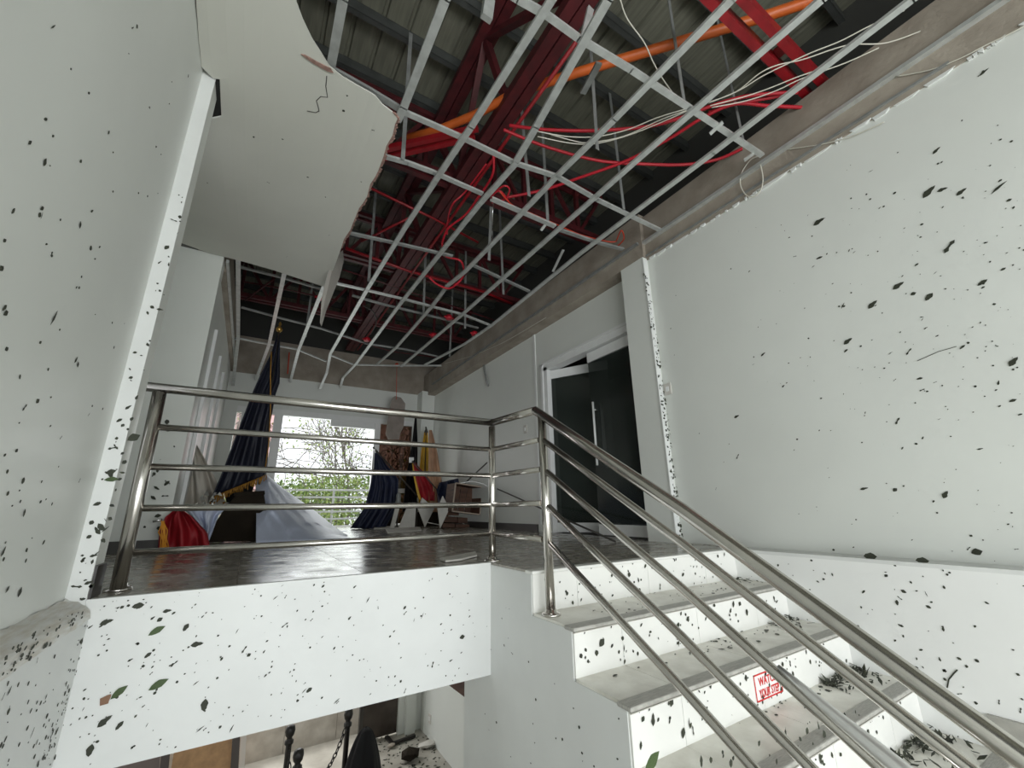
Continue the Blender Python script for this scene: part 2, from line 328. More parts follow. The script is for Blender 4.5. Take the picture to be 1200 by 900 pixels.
# ---- lower hall
MB().box((-3, 3.4, ZLOW-.2), (6, 8.3, ZLOW)).build('floor_lower_hall', LOWF, kind='structure')
XW = at(530, 900, 'z', ZLOW).x; YW = at(495, 853, 'z', ZLOW).y
MB().box((XW, 2.93, ZLOW), (XW+.2, YW+.3, -.13)).build('wall_lower_right', WALL, kind='structure')
xj0, xj1, xj2 = at(424, 850, 'y', YW).x, at(466, 850, 'y', YW).x, XW
mb = MB().box((xj1, YW, ZLOW), (xj2, YW+.2, -.13)).box((xj1+.1, YW-.08, ZLOW), (xj1+.25, YW+.01, -.5)).box((xj1+.36, YW-.16, ZLOW), (xj2, YW+.01, -.5))
mb.build('wall_lower_back', WALL, kind='structure')
d2 = struct('door_2')
MB().box((xj0, YW+.05, ZLOW+.02), (xj1, YW+.06, -.5)).build('pane', mat('dark_brown_glass', (.07, .055, .045), .25, noise=.4, nscale=5), d2)
MB().box((xj0-.03, YW+.02, ZLOW), (xj0+.02, YW+.09, -.5)).build('door_frame', DARKM, d2)
MB().box((-6, YW+.2, ZLOW-.2), (6, 15, ZLOW-.01)).build('patio_outside', PATIO, kind='structure')
pA, pB = at(285, 898, 'z', ZLOW), at(424, 857, 'z', ZLOW)
ym = (pA.y+pB.y)/2
lm = struct('wall_marble_planter')
for k in range(7):
    MB().box((-1.2+.7*k, ym, ZLOW), (-1.2+.7*k+.695, ym+.25, ZLOW+.95)).build('marble_slab', MARBLE, lm)
MB().box((-3.2, YF, ZLOW), (-3.0, YW+.2, -.13)).build('wall_lower_left', WALL, kind='structure')
MB().box((-3, YF+.2, -.2), (XW+.2, YW+.2, -.125)).build('ceiling_lower_hall', WALL, kind='structure')
MB().prism(line([(518, 797), (556, 786), (556, 824), (551, 822)], 'y', 3.4), (0, .06, 0)).build('trim_7', WOOD, kind='structure')
# unseen closing shell behind the camera, window opening widened to light the right wall
mb = MB().box((-3.2, -4.5, 1.5), (3.8, -4.3, 4.9)).box((-3.2, -4.5, -3), (3.8, -4.3, -1.05)).box((-3.2, -4.5, -3), (-3.0, -.3, 4.9)).box((-3.2, -.3, -3), (XL-.25, -.1, 4.9))
mb.build('wall_front', WALL, kind='structure')
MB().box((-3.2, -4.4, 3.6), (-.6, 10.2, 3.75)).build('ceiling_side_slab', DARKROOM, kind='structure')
# dark room behind the glass doors
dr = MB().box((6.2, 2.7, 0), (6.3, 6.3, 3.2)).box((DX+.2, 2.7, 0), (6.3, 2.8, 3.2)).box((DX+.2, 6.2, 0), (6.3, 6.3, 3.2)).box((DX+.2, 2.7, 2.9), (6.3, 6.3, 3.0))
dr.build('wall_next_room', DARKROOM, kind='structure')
# outer shell above the beams, to the roof
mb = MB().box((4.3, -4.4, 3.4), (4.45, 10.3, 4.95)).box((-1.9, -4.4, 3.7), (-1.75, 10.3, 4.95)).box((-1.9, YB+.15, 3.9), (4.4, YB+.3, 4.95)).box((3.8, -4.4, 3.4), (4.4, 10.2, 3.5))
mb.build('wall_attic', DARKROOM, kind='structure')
# ------------------------------------------------------------------ door_1 : double glass doors in the right wall
d1 = struct('door_1')
for y0, y1, z0, z1 in ((DY0-.02, DY0+.07, 0, DZ), (DY1-.09, DY1+.0, 0, DZ)):
    MB().box((DX-.03, y0, z0), (DX+.12, y1, z1)).build('door_frame', WHITE, d1)
MB().box((DX-.03, DY0, DZ-.05), (DX+.12, DY1, DZ+.04)).build('door_frame', WHITE, d1)
MB().box((DX-.045, DY0-.02, DZ+.04), (DX-.0, DY1+.04, DZ+.075)).build('door_trim', WHITE, d1)
MB().box((DX-.045, DY1, 0), (DX-.0, DY1+.05, DZ+.06)).build('door_trim', WHITE, d1)
ym_ = (DY0+DY1)/2-.02
def leaf_door(y0, y1, hinge, ang):
    e = bpy.data.objects.new('door_leaf', None); COL.objects.link(e); e.parent = d1
    e.location = (DX+.05, hinge, 0); e.rotation_euler = (0, 0, ang); h = hinge
    MB().box((-.004, y0-h, .12), (.006, y1-h, DZ-.17)).build('glass_panel', GLASSD, e)
    MB().box((-.02, y0-h, .01), (.022, y1-h, .13)).build('bottom_rail', WHITE, e)
    MB().box((-.02, y0-h, DZ-.19), (.022, y1-h, DZ-.06)).build('top_rail', WHITE, e)
    s = 1 if abs(y0-hinge) > abs(y1-hinge) else -1
    yh = (y0 if s == 1 else y1)-h + s*.10
    for dx in (-.065, .065):
        MB().tube([(dx, yh, .82), (dx, yh, 1.62)], .014, 10).build('door_handle', WHITE, e)
    for z in (.92, 1.52): MB().tube([(-.05, yh, z), (.05, yh, z)], .008, 8).build('handle_mount', CHROME, e)
leaf_door(DY0+.07, ym_+.02, DY0+.07, 0)
leaf_door(ym_-.02, DY1-.09, DY1-.09, math.radians(28))
# ------------------------------------------------------------------ roof deck, purlins, trusses
ro = struct('roof_deck')
ZR = 4.92
nb = 27; base = None
for k in range(nb):
    x = -1.9+.242*k
    if base is None:
        pr = [(0,0),(.195,0),(.203,.03),(.23,.03),(.242,0),(.242,.01),(.233,.04),(.198,.04),(.19,.01),(0,.01)]
        base = MB().prism([(p, 0, q) for p, q in pr], (0, 14.8, 0)).build('roof_sheet', ROOFM, ro); base.location = (x, -4.4, ZR)
    else: share(base, 'roof_sheet', (x, -4.4, ZR), ro)
pm = pe = None
pys = [-1.6+.58*k for k in range(20)]
for k, y in enumerate(pys):
    t = thing('roof_purlin', 'dark steel purlin with a pale lip under the roof sheets, one of the parallel row', 'purlin', 'steel purlins under the roof')
    if pm is None:
        pm = MB().box((-1.75, 0, 0), (4.3, .006, .12)).box((-1.75, 0, .114), (4.3, .05, .12)).box((-1.75, 0, 0), (4.3, .055, .006)).build('web', PURL, t)
        pe = MB().box((-1.75, .05, 0), (4.3, .056, .022)).build('lip', PURLE, t)
        o1, o2 = pm, pe
    else: o1 = share(pm, 'web', (0, 0, 0), t); o2 = share(pe, 'lip', (0, 0, 0), t)
    t.location = (0, y, ZR-.122)
# long main truss running away from the camera (two chords, webs)
def truss(x, y0, y1, zb, zt, label, dens=.55, wch=.07, mats=(RED, RED), skew=0):
    t = thing('roof_truss', label, 'truss')
    xa, xb = x, x+skew
    for dx in (-.05, .05):
        MB().bar((xa+dx, y0, zb), (xb+dx, y1, zb), .088, .10).build('bottom_chord', mats[0], t)
        MB().bar((xa-.25+dx, y0, zt), (xb-.25+dx, y1, zt), .09, .08).build('top_chord', mats[0], t)
    n = int((y1-y0)/dens)
    for k in range(n):
        f0, f1 = k/n, (k+1)/n; ya, yb = y0+(y1-y0)*f0, y0+(y1-y0)*f1; xx = xa+(xb-xa)*f0; x2 = xa+(xb-xa)*f1
        MB().bar((xx, ya, zb), (xx-.25, ya, zt), .06, .06).build('web_post', mats[1], t)
        MB().bar((xx-(0 if k % 2 else .25), ya, zb if k % 2 else zt), (x2-(.25 if k % 2 else 0), yb, zt if k % 2 else zb), .06, .06).build('web_brace', mats[1], t)
    return t
tr1 = truss(1.62, .2, 9.7, 3.95, 4.68, 'dark red steel roof truss running the length of the room above the grid', 1.1, skew=-.06)
MB().tube([(1.745, .2, 3.885), (1.70, 9.5, 3.885)], .018, 10).build('fire_pipe', REDB, tag(thing('sprinkler_pipe', 'thin bright red pipe under the long dark red truss', 'pipe'), 'thin bright red pipe under the long dark red truss', 'pipe'))
def xtruss(y, x0, x1, zb, zt, label, n=7):
    t = thing('cross_truss', label, 'truss')
    for dy in (-.06, .06):
        MB().bar((x0, y+dy, zb), (x1, y+dy, zb), .06, .07).build('bottom_chord', RED, t)
        MB().bar((x0, y+dy, zt), (x1, y+dy, zt), .05, .06).build('top_chord', RED, t)
    for k in range(n):
        a, b = x0+(x1-x0)*k/n, x0+(x1-x0)*(k+1)/n
        MB().bar((a, y, zb), (a, y, zt), .05, .05).build('web_post', RED, t)
        MB().bar((a, y, zb if k % 2 else zt), (b, y, zt if k % 2 else zb), .045, .045).build('web_brace', RED, t)
    return t
xtruss(3.75, -1.5, 3.9, 4.0, 4.75, 'nearest dark red cross truss above the ceiling grid', 12)
xtruss(5.9, -1.5, 3.9, 4.0, 4.75, 'middle dark red cross truss above the ceiling grid', 12)
xtruss(8.1, -1.5, 3.9, 4.0, 4.75, 'farthest dark red cross truss near the back wall', 12)
t = thing('red_double_channel', 'bright red double steel channel resting on the concrete beam at upper right', 'beam')
for y in (.84, .96): MB().bar((1.9, y, 3.66), (3.78, y, 3.66), .055, .10).build('channel', REDB, t)
MB().bar((3.0, .90, 3.70), (3.1, .90, 3.70), .10, .01).build('batten_plate', REDB, t)
t = thing('red_double_channel', 'pair of bright red channels passing behind the torn tip of the ceiling board', 'beam')
for p, q in (((446, 176), (560, 150)), ((443, 186), (556, 160))):
    MB().bar(at(*p, 'z', 3.85), at(*q, 'z', 3.85), .05, .05).build('channel', REDB, t)
def rod(name, label, pts, ax, v, m, r=.012, cat='brace', seg=8):
    P = line(pts, ax, v); return MB().tube(P, r, seg).build(name, m, None, None, label, cat)
rod('brace_rod', 'red brace rod crossing behind the near runner beside the torn board', [(405, 291), (480, 318), (567, 342), (600, 356)], 'z', 3.9, REDB, .022)
rod('brace_rod', 'second red brace rod, lower and thinner, beyond the long truss', [(402, 316), (480, 342), (570, 372), (640, 400)], 'z', 3.9, RED, .012)
rod('brace_rod', 'red brace rod running up from the board edge toward the long truss', [(433, 220), (510, 257), (560, 284)], 'z', 3.9, REDB, .016)
rod('brace_rod', 'short slanting red rod between board edge and first clear runner', [(424, 283), (478, 256)], 'z', 3.9, REDB, .014)
rod('brace_rod', 'faint red rod seen through the grid at far left', [(285, 330), (330, 338), (395, 352)], 'z', 3.9, RED, .014)
rod('brace_rod', 'slanting faint red rod at far left below the board', [(287, 352), (322, 326)], 'z', 3.9, RED, .014)
rod('brace_rod', 'long thin red rod above the back end of the grid', [(400, 395), (460, 412), (520, 420)], 'z', 3.9, RED, .014)
# orange pipe
rod('orange_pipe', 'thick orange plastic pipe sweeping across above the ceiling grid', [(985, -25), (945, 3), (900, 18), (850, 33), (780, 54), (720, 72), (680, 84), (640, 97), (605, 108), (560, 133), (520, 150), (478, 162)], 'z', 4.0, ORANGE, .04, 'pipe', 12)
# red corrugated conduits
def conduit(label, pts, zs, r=.016):
    P = [at(a, b, 'z', z) for (a, b), z in zip(pts, zs)]
    Q = []; 
    for k in range(len(P)-1):
        for j in range(8): 
            f = j/8; p0 = P[max(k-1, 0)]; p1 = P[k]; p2 = P[k+1]; p3 = P[min(k+2, len(P)-1)]
            Q.append(.5*((2*p1)+(p2-p0)*f+(2*p0-5*p1+4*p2-p3)*f*f+(3*p1-p0-3*p2+p3)*f**3))
    Q.append(P[-1]); S = []; rr = []
    L = sum((Q[k+1]-Q[k]).length for k in range(len(Q)-1)); n = max(20, min(220, int(L/.012)))
    cum = [0]
    for k in range(len(Q)-1): cum.append(cum[-1]+(Q[k+1]-Q[k]).length)
    j = 0
    for k in range(n+1):
        d = L*k/n
        while j < len(Q)-2 and cum[j+1] < d: j += 1
        f = (d-cum[j])/max(1e-6, cum[j+1]-cum[j]); S.append(Q[j].lerp(Q[j+1], f)); rr.append(r*(1.0 if k % 2 else .82))
    return MB().tube(S, rr, 8).build('corrugated_conduit', REDC, None, None, label, 'conduit')
conduit('red corrugated conduit, uppermost of those sagging across the grid', [(597, 147), (640, 152), (700, 153), (760, 148), (800, 137), (840, 122), (880, 112), (935, 108)], [3.7, 3.6, 3.55, 3.5, 3.5, 3.5, 3.5, 3.5])
conduit('red corrugated conduit sagging lowest beneath the white wires', [(590, 152), (640, 172), (700, 188), (750, 192), (800, 193), (840, 187), (870, 174)], [3.7, 3.6, 3.55, 3.5, 3.5, 3.5, 3.5])
conduit('red corrugated conduit rising from the tangled coil to the beam', [(590, 232), (635, 223), (680, 208), (735, 188), (785, 162), (820, 140), (860, 122), (900, 124), (940, 126)], [3.45, 3.5, 3.5, 3.5, 3.5, 3.5, 3.5, 3.5, 3.5])
conduit('short red conduit fork beside the concrete beam at upper right', [(830, 132), (862, 122), (915, 112), (935, 104)], [3.52, 3.52, 3.52, 3.52], .014)
conduit('red conduit hanging in a loose loop over the third runner', [(518, 285), (522, 300), (540, 306), (543, 322), (535, 333), (525, 338), (512, 333), (503, 325)], [3.4, 3.36, 3.3, 3.25, 3.17, 3.15, 3.16, 3.2], .014)
conduit('red conduit dropping beside the long truss into the loop', [(578, 180), (577, 205), (560, 232), (545, 252), (525, 268), (518, 285)], [3.7, 3.6, 3.55, 3.5, 3.45, 3.4], .014)
conduit('thin red conduit parallel to the dropping one, nearer the truss', [(570, 192), (545, 225), (530, 240), (524, 262), (524, 275)], [3.7, 3.6, 3.5, 3.5, 3.45], .010)
conduit('red conduit coil tangled on the cross channel', [(577, 238), (578, 228), (590, 218), (597, 222), (592, 233), (580, 236), (576, 230), (586, 224), (596, 236)], [3.32]*9, .010)
def cord(label, pts, z, m, r=.006, name='loose_cable', cat='cable', ax='z'):
    P = line(pts, ax, z) if not isinstance(z, list) else [at(a, b, ax, q) for (a, b), q in zip(pts, z)]
    Q = []
    for k in range(len(P)-1):
        for j in range(5):
            f = j/5; p0 = P[max(k-1, 0)]; p1 = P[k]; p2 = P[k+1]; p3 = P[min(k+2, len(P)-1)]
            Q.append(.5*((2*p1)+(p2-p0)*f+(2*p0-5*p1+4*p2-p3)*f*f+(3*p1-p0-3*p2+p3)*f**3))
    Q.append(P[-1]); return MB().tube(Q, r, 6).build(name, m, None, None, label, cat)
cord('orange red cord lying along the third cross channel', [(586, 225), (600, 240), (620, 249), (650, 262), (680, 275), (712, 283), (722, 283)], 3.31, REDO, .007)
cord('orange red cord end with knot hanging by the beam', [(722, 283), (728, 270), (731, 280), (724, 288)], 3.31, REDO, .008)
cord('orange red cord beside the first cross channel near the board tip', [(476, 130), (500, 140), (520, 150), (541, 157)], 3.28, REDO, .008)
for k, (pts, z) in enumerate((
    ([(630, 154), (665, 160), (700, 160), (735, 152), (770, 138), (806, 127)], 3.42),
    ([(640, 156), (672, 165), (690, 167), (730, 160), (775, 140), (806, 129)], 3.42),
    ([(630, 160), (670, 168), (700, 168), (738, 158), (778, 142), (807, 129)], 3.42),
    ([(830, 120), (862, 108), (890, 86), (912, 76), (940, 70), (975, 58), (1000, 52), (1040, 50), (1090, 32)], 3.42),
    ([(830, 121), (866, 106), (892, 90), (920, 76), (950, 62), (985, 48), (1020, 30), (1060, 12)], 3.42),
    ([(832, 124), (870, 114), (900, 104), (935, 90), (965, 80)], 3.42),
    ([(834, 126), (875, 118), (910, 106), (940, 92), (990, 74), (1030, 56)], 3.42),
    ([(727, 0), (735, 22), (755, 50), (765, 72), (775, 90), (789, 110)], 3.6))):
    names = ['slack off-white wire, topmost strand sagging in mid grid', 'slack off-white wire, middle strand sagging in mid grid', 'slack off-white wire, lowest strand sagging in mid grid',
             'off-white wire crossing under the red double channel, upper strand', 'off-white wire crossing under the red double channel and leaving at top', 'grey-white wire, short strand left of the upper beam',
             'grey-white wire, lowest strand reaching the upper beam', 'single off-white wire dropping from the roof over the orange pipe']
    cord(names[k], pts, z, WIRE, .0045, 'electric_wire', 'wire')
cord('off-white wire hanging in an open loop beside the concrete beam', [(893, 182), (880, 187), (869, 203), (868, 218), (875, 229), (884, 230), (892, 222), (894, 208), (891, 192)], 3.46, WIRE, .0045, 'electric_wire', 'wire', 'x')
cord('off-white wire hugging the beam foot, lower strand at the right end', [(924, 175), (945, 172), (963, 169), (992, 162), (1019, 151), (1036, 143)], 3.478, WIRE, .004, 'electric_wire', 'wire', 'x')
cord('off-white wire looping along the beam, upper strand at the right end', [(1049, 90), (1090, 82), (1126, 68), (1155, 53), (1194, 34), (1230, 12)], 3.478, WIRE, .004, 'electric_wire', 'wire', 'x')
cord('pale wire against the top of the wall above the glass doors', [(521, 426), (550, 418), (575, 408), (596, 398), (640, 372)], 3.43, WIRE, .004, 'electric_wire', 'wire', 'x')
# ------------------------------------------------------------------ galvanised ceiling grid
gr = thing('ceiling_grid', 'bent galvanised steel ceiling grid stripped of its boards', 'ceiling frame')
def runner(pts, m=GALV, wd=.05, z=ZC, name='furring_channel', h=.022, hgt=None):
    P = [Vector(p) if len(p) == 3 else at(p[0], p[1], 'z', z) for p in pts]
    mb = MB()
    for a, b in zip(P, P[1:]): 
        d = (b-a).normalized()*.004
        mb.channel(a-d, b+d, wd, h)
    return mb.build(name, m, gr)
def Y(px, py, y): return tuple(at(px, py, 'y', y))
def zz(px, py, z): return tuple(at(px, py, 'z', z))
runner([(428, -140), (402, 0), (388, 77), (382, 105)], wd=.055)
runner([(590, -175), (522, 0), (473, 127), (466, 142)], wd=.055)
runner([(755, -170), (647, 0), (552, 150), (543, 163), (510, 213), (473, 270), (430, 340), (387, 415), Y(383, 437, 9.3), Y(375, 456, 9.7)])
runner([(800, -150), (713, 0), (628, 150), (605, 190)], wd=.055)
runner([(605, 192), (562, 240), (522, 290), (471, 354), (417, 427), Y(402, 443, 9.5), Y(399, 453, 9.75)])
runner([(1005, -150), (858, 0), (720, 141), (653, 207), (593, 270), (544, 320), (524, 336), (506, 360), (464, 408), Y(440, 429, 9.6)])
runner([(1135, -150), (964, 0), (760, 177), (700, 230), (653, 271), (542, 369), (470, 430)])
runner([(1270, -150), (1070, 0), (836, 180), (680, 298), (576, 382), (544, 404), (498, 428)])
runner([(279, 297), (279, 397), Y(273, 452, 9.8)]); runner([(335, 312), (315, 405), Y(300, 445, 9.75)])
runner([(381, 332), (350, 410), Y(340, 448, 9.8)])
# wall angle screwed to the beams
MB().bar((XRU-.03, -1.8, 3.215), (XRU-.03, 2.72, 3.215), .05, .03).build('wall_angle', GALV, gr)
MB().bar((3.42, 2.74, 3.22), (3.42, 9.2, 3.22), .03, .03).build('wall_angle', GALVD, gr)
MB().bar((XRU-.02, .2, 3.05), (XRU-.02, 2.72, 3.05), .02, .015).build('wall_angle', GALVD, gr)
MB().bar((-.585, 5.4, 3.18), (-.585, 9.7, 3.18), .03, .04).build('wall_angle', GALV, gr)
# cross channels
zt = ZC+.026
runner([(585, -15), (607, 0), (632, 14)], z=zt, name='cross_channel', wd=.045)
runner([(638, 17), (678, 46), (740, 83), (807, 127), (853, 157), (893, 183)], z=zt, name='cross_channel', wd=.042)
runner([(383, 80), (430, 106), (472, 131)], m=GALVD, z=zt, name='cross_channel', wd=.05)
runner([(470, 131), (543, 163), (603, 192), (653, 208), (700, 235), (795, 281)], z=zt, name='cross_channel', wd=.042)
runner([(449, 184), (478, 192), (508, 203), (565, 228)], z=zt+.01, name='cross_channel', wd=.042)
runner([(576, 234), (650, 266)], z=zt, name='cross_channel', wd=.05)
runner([(655, 270), (700, 285), (730, 293)], m=GALVD, z=zt, name='cross_channel', wd=.04)
runner([(409, 274), (460, 285), (495, 293), (530, 301)], m=GALVD, z=zt, name='cross_channel', wd=.042)
runner([(553, 311), (620, 342)], m=GALVD, z=zt, name='cross_channel', wd=.042)
runner([(394, 333), (430, 341), (472, 351), (506, 360), (542, 369), (575, 382)], z=zt, name='cross_channel', wd=.042)
runner([(413, 347), (447, 357), (493, 368), (560, 385)], m=GALVD, z=3.32, name='cross_channel', wd=.042)
runner([(427, 403), (475, 410), (516, 419)], m=GALVD, z=3.32, name='cross_channel', wd=.04)
runner([(266, 402), (278, 397), (314, 404), (348, 410), (382, 424)], z=zt, name='cross_channel', wd=.04)
runner([(388, 417), (415, 428), (460, 429), (517, 429)], z=zt, name='cross_channel', wd=.04)
runner([(283, 361), (327, 373), (377, 386), (427, 402)], m=GALVD, z=3.36, name='cross_channel', wd=.04)
runner([(282, 314), (330, 326), (378, 340)], m=GALVD, z=3.36, name='cross_channel', wd=.04)
# hangers: vertical bars from the grid to the purlins
def hanger(px, py, z0=ZC+.03, z1=4.8, m=GALVD, wd=.035):
    p = at(px, py, 'z', z0); y = min(pys, key=lambda q: abs(q-p.y)); MB().bar(p, (p.x, p.y*.6+y*.4, z1), wd, .006, (1, 0, 0)).build('hanger', m, gr)
for a in ((472, 187), (642, 262), (803, 128), (871, 165), (731, 245), (573, 305), (590, 345), (496, 372), (545, 385), (527, 418), (432, 330), (358, 395), (330, 330), (620, 230), (700, 175)): hanger(*a)
MB().bar(at(692, 10, 'z', 3.7), at(681, 55, 'z', 3.3), .05, .02).build('loose_clip', GALV, gr)
MB().bar(at(702, 74, 'z', 3.3), at(683, 109, 'z', 3.35), .045, .02).build('loose_clip', GALVD, gr)
MB().bar(at(573, 0, 'z', 3.5), at(570, 22, 'z', 3.35), .07, .04).build('loose_clip', GALV, gr)
for a, b in (((847, 143), (832, 157)), ((887, 177), (872, 188)), ((640, 262), (634, 270)), ((660, 293), (648, 318))):
    MB().bar(at(*a, 'z', 3.24), at(*b, 'z', 3.2), .03, .012).build('loose_clip', GALV, gr)
MB().tube([at(578, 238, 'z', 3.2), at(577, 255, 'z', 3.1), at(577, 282, 'z', 3.0)], .004, 6).build('hanging_wire', CHROME, gr)
# ------------------------------------------------------------------ remaining ceiling board, torn edge
def bz(p):
    a = max(0, min(1, (.45-p.x)/1.03)); a = a*a*(3-2*a); b = max(0, min(1, (5.4-p.y)/2.9)); b = b*b*(3-2*b); return ZC-.005-.33*a*b
def onb(px, py):
    z = ZC
    for _ in range(30):
        p = at(px, py, 'z', z); z = .5*z+.5*bz(p)
    return at(px, py, 'z', z)
left = [(230, 0), (231.5, 22), (233, 45), (235, 62), (236, 77), (250, 91), (257.5, 92), (258, 105), (259.5, 136), (244, 139), (236, 170), (228, 215), (220, 256), (212, 284)]
tip = [(245, 296), (281, 305), (320, 316), (350, 326), (381, 336)]
right = [(392, 312), (400, 290), (403, 280), (411, 268), (414, 260), (421, 243), (425, 238), (430, 230), (434, 215), (440, 206), (443, 200), (449, 184), (453, 170), (460, 158), (463, 145), (466, 138), (460, 131), (448, 122), (440, 112), (419, 100), (402, 90), (386, 77), (377, 62), (366, 45), (355, 22), (347, 0)]
edge = [onb(*q) for q in right[1:17]]
outl = [Vector((-.57, .3, 0))] + [onb(*q) for q in left+tip+right] + [Vector((-.05, .3, 0))]
bm = bmesh.new(); bm.faces.new([bm.verts.new((p.x, p.y, 0)) for p in outl])
for k in range(1, 60):
    bmesh.ops.bisect_plane(bm, geom=bm.verts[:]+bm.edges[:]+bm.faces[:], plane_co=(0, .1*k, 0), plane_no=(0, 1, 0))
for k in range(-12, 12):
    bmesh.ops.bisect_plane(bm, geom=bm.verts[:]+bm.edges[:]+bm.faces[:], plane_co=(.08*k+.03, 0, 0), plane_no=(1, 0, 0))
for v in bm.verts: v.co.z = bz(v.co)
me = bpy.data.meshes.new('board'); bm.normal_update(); bm.to_mesh(me); bm.free(); me.materials.append(BOARD)
cb = thing('ceiling_board', 'last white ceiling board with torn edge hanging above the landing', 'ceiling board')
bo = bpy.data.objects.new('board', me); COL.objects.link(bo); bo.parent = cb
md = bo.modifiers.new('thickness', 'SOLIDIFY'); md.thickness = .012; md.offset = 0
# torn paper and crumbled core along the broken edge
mb = MB()
for a, b in zip(edge, edge[1:]):
    for j in range(5):
        p = a.lerp(b, j/5); q = a.lerp(b, (j+1)/5); wd_ = R.uniform(.008, .03)
        mb.prism([p+Vector((0, 0, -.008)), q+Vector((0, 0, -.008)), q+Vector((wd_, 0, -.006)), p+Vector((R.uniform(.004, .026), 0, -.006))], (0, 0, .012))
mb.build('torn_edge', PAPER, cb)
mb = MB()   # flap that hangs down at the far corner
fpts = [(402, 293), (403, 305), (398, 325), (390, 345), (382, 365), (377, 382), (375, 378), (377, 350), (380, 336), (384, 320), (393, 300)]
P = [at(a, b, 'y', 5.2-.02*k) for k, (a, b) in enumerate(fpts)]
mb.prism(P, (.0, .015, 0)); mb.build('hanging_flap', mat('board_back', (.33, .31, .28), .9), cb)
mb = MB().prism([onb(353, 62), onb(358, 63), onb(372, 71), onb(388, 79), onb(391, 84), onb(384, 82), onb(368, 73)], (0, 0, -.014)); mb.build('torn_edge', PAPER, cb)
cpts = [onb(*q) for q in ((383, 88), (382, 100), (384, 113), (376, 112), (371, 117), (373, 124), (374, 129), (370, 131), (360, 129))]
MB().tube([p+Vector((0, 0, -.008)) for p in cpts], .003, 5).build('crack', DARKM, cb)
# ------------------------------------------------------------------ stainless railing
rl = thing('stair_railing', 'stainless steel railing with five rails around the landing edge and down the stairs', 'railing')
PL0, PL1 = Vector((-.455, 2.74, 0)), Vector((-.455, 2.74, .94)); PR0, PR1 = Vector((1.430, 2.60, 0)), Vector((1.430, 2.60, .90))
XT = 1.455; P20, P21 = Vector((1.452, 1.995, -.21)), Vector((1.437, 1.995, .87))
MB().tube([at(138, 690, 'y', 2.72), at(187, 460, 'y', 2.74)], .030, 14).build('post', STEEL, rl)
MB().tube([PR0, PR1], .0235, 14).build('post', STEEL, rl)
MB().tube([P20, P21], .0255, 14).build('post', STEEL, rl)
for p in (at(138, 692, 'z', .0), PR0, P20):
    MB().lathe((p.x, p.y, p.z), [(.052, 0), (.052, .008), (.046, .014), (.032, .018), (.030, .03)], 18).build('base_flange', STEEL, rl)
lp = [((152, 648), 625.3), ((162.5, 595.5), 591.6), ((174, 546.8), 557.3), ((186, 500.5), 526.7), ((167.5, 452.5), 495.3)]
rails_at_P2 = []
for k, (a, yr) in enumerate(lp):
    A = at(a[0], a[1], 'y', 2.74); B = at(577, yr, 'y', 2.6); r = .025 if k == 4 else .0165
    c2 = [(636, 632), (635, 589.5), (634, 550), (632, 515.5), (627, 481)][k]
    Cc = at(c2[0], c2[1], 'x', 1.437)
    mb = MB().tube([A, B], r, 12); mb.build('rail', STEEL, rl)
    MB().tube([B, Cc], r, 12).build('rail', STEEL, rl)
    if k == 4: MB().lathe(tuple(B-Vector((0, 0, .025))), [(.015, .0), (.025, .012), (.025, .038), (.015, .05)], 14).build('elbow', STEEL, rl)
srl = [((627, 481), (800, 598), (1197, 888)), ((637, 516), (800, 637), (1135, 900)), ((641, 553), (800, 690), (1033, 900)), ((643, 594), (800, 747), (950, 900)), ((645, 638), (800, 807), (883, 900))]
for k, (a, b, c) in enumerate(srl):
    A, B, C_ = at(*a, 'x', 1.437), at(*b, 'x', 1.437), at(*c, 'x', 1.437)
    E_ = C_ + (C_-B).normalized()*.25
    MB().tube([A, A.lerp(B, .5), B, B.lerp(C_, .5), C_, E_], .027 if k == 0 else .0175, 14).build('rail', STEEL, rl)
# broad bright tube swinging away from the third rail
RT = mat('satin_tube', (0.80, 0.80, 0.79), 0.28, 0.75)
A, B, C_ = at(912, 781, 'x', 1.43), at(983, 842, 'x', 1.415), at(1056, 902, 'x', 1.40)
MB().tube([A, A.lerp(B, .5), B, B.lerp(C_, .5), C_, C_+(C_-B)*.5], [.006, .012, .017, .020, .022, .022], 16).build('return_tube', RT, rl)
# ------------------------------------------------------------------ WATCH YOUR STEP sign
sg = thing('step_sign', 'small white sign with red WATCH YOUR STEP lettering on the third riser', 'sign')
ys = YN[2]-.003; x0, x1, z0, z1 = 2.245, 2.485, -.590, -.476
MB().box((x0, ys, z0), (x1, ys+.003, z1)).build('plate', SIGNW, sg)
mb = MB(); bw = .006
mb.box((x0, ys-.002, z0), (x1, ys, z0+bw)).box((x0, ys-.002, z1-bw), (x1, ys, z1)).box((x0, ys-.002, z0), (x0+bw, ys, z1)).box((x1-bw, ys-.002, z0), (x1, ys, z1))
mb.build('border', REDSIGN, sg)
for txt, z in (('WATCH', -.528), ('YOUR STEP', -.578)):
    cu = bpy.data.curves.new('lettering', 'FONT'); cu.body = txt; cu.size = .05; cu.extrude = .001; cu.align_x = 'CENTER'; cu.offset = .0006; cu.space_character = 1.08
    o = bpy.data.objects.new('lettering', cu); COL.objects.link(o); o.parent = sg; cu.materials.append(REDSIGN)
    bpy.context.view_layer.update(); me = bpy.data.meshes.new_from_object(o.evaluated_get(bpy.context.evaluated_depsgraph_get())); bpy.data.objects.remove(o)
    o = bpy.data.objects.new('lettering', me); COL.objects.link(o); o.parent = sg
    o.rotation_euler = (math.pi/2, 0, 0); o.location = ((x0+x1)/2, ys-.0015, z); o.scale = (.66 if 'YOUR' in txt else .85, 1, 1)
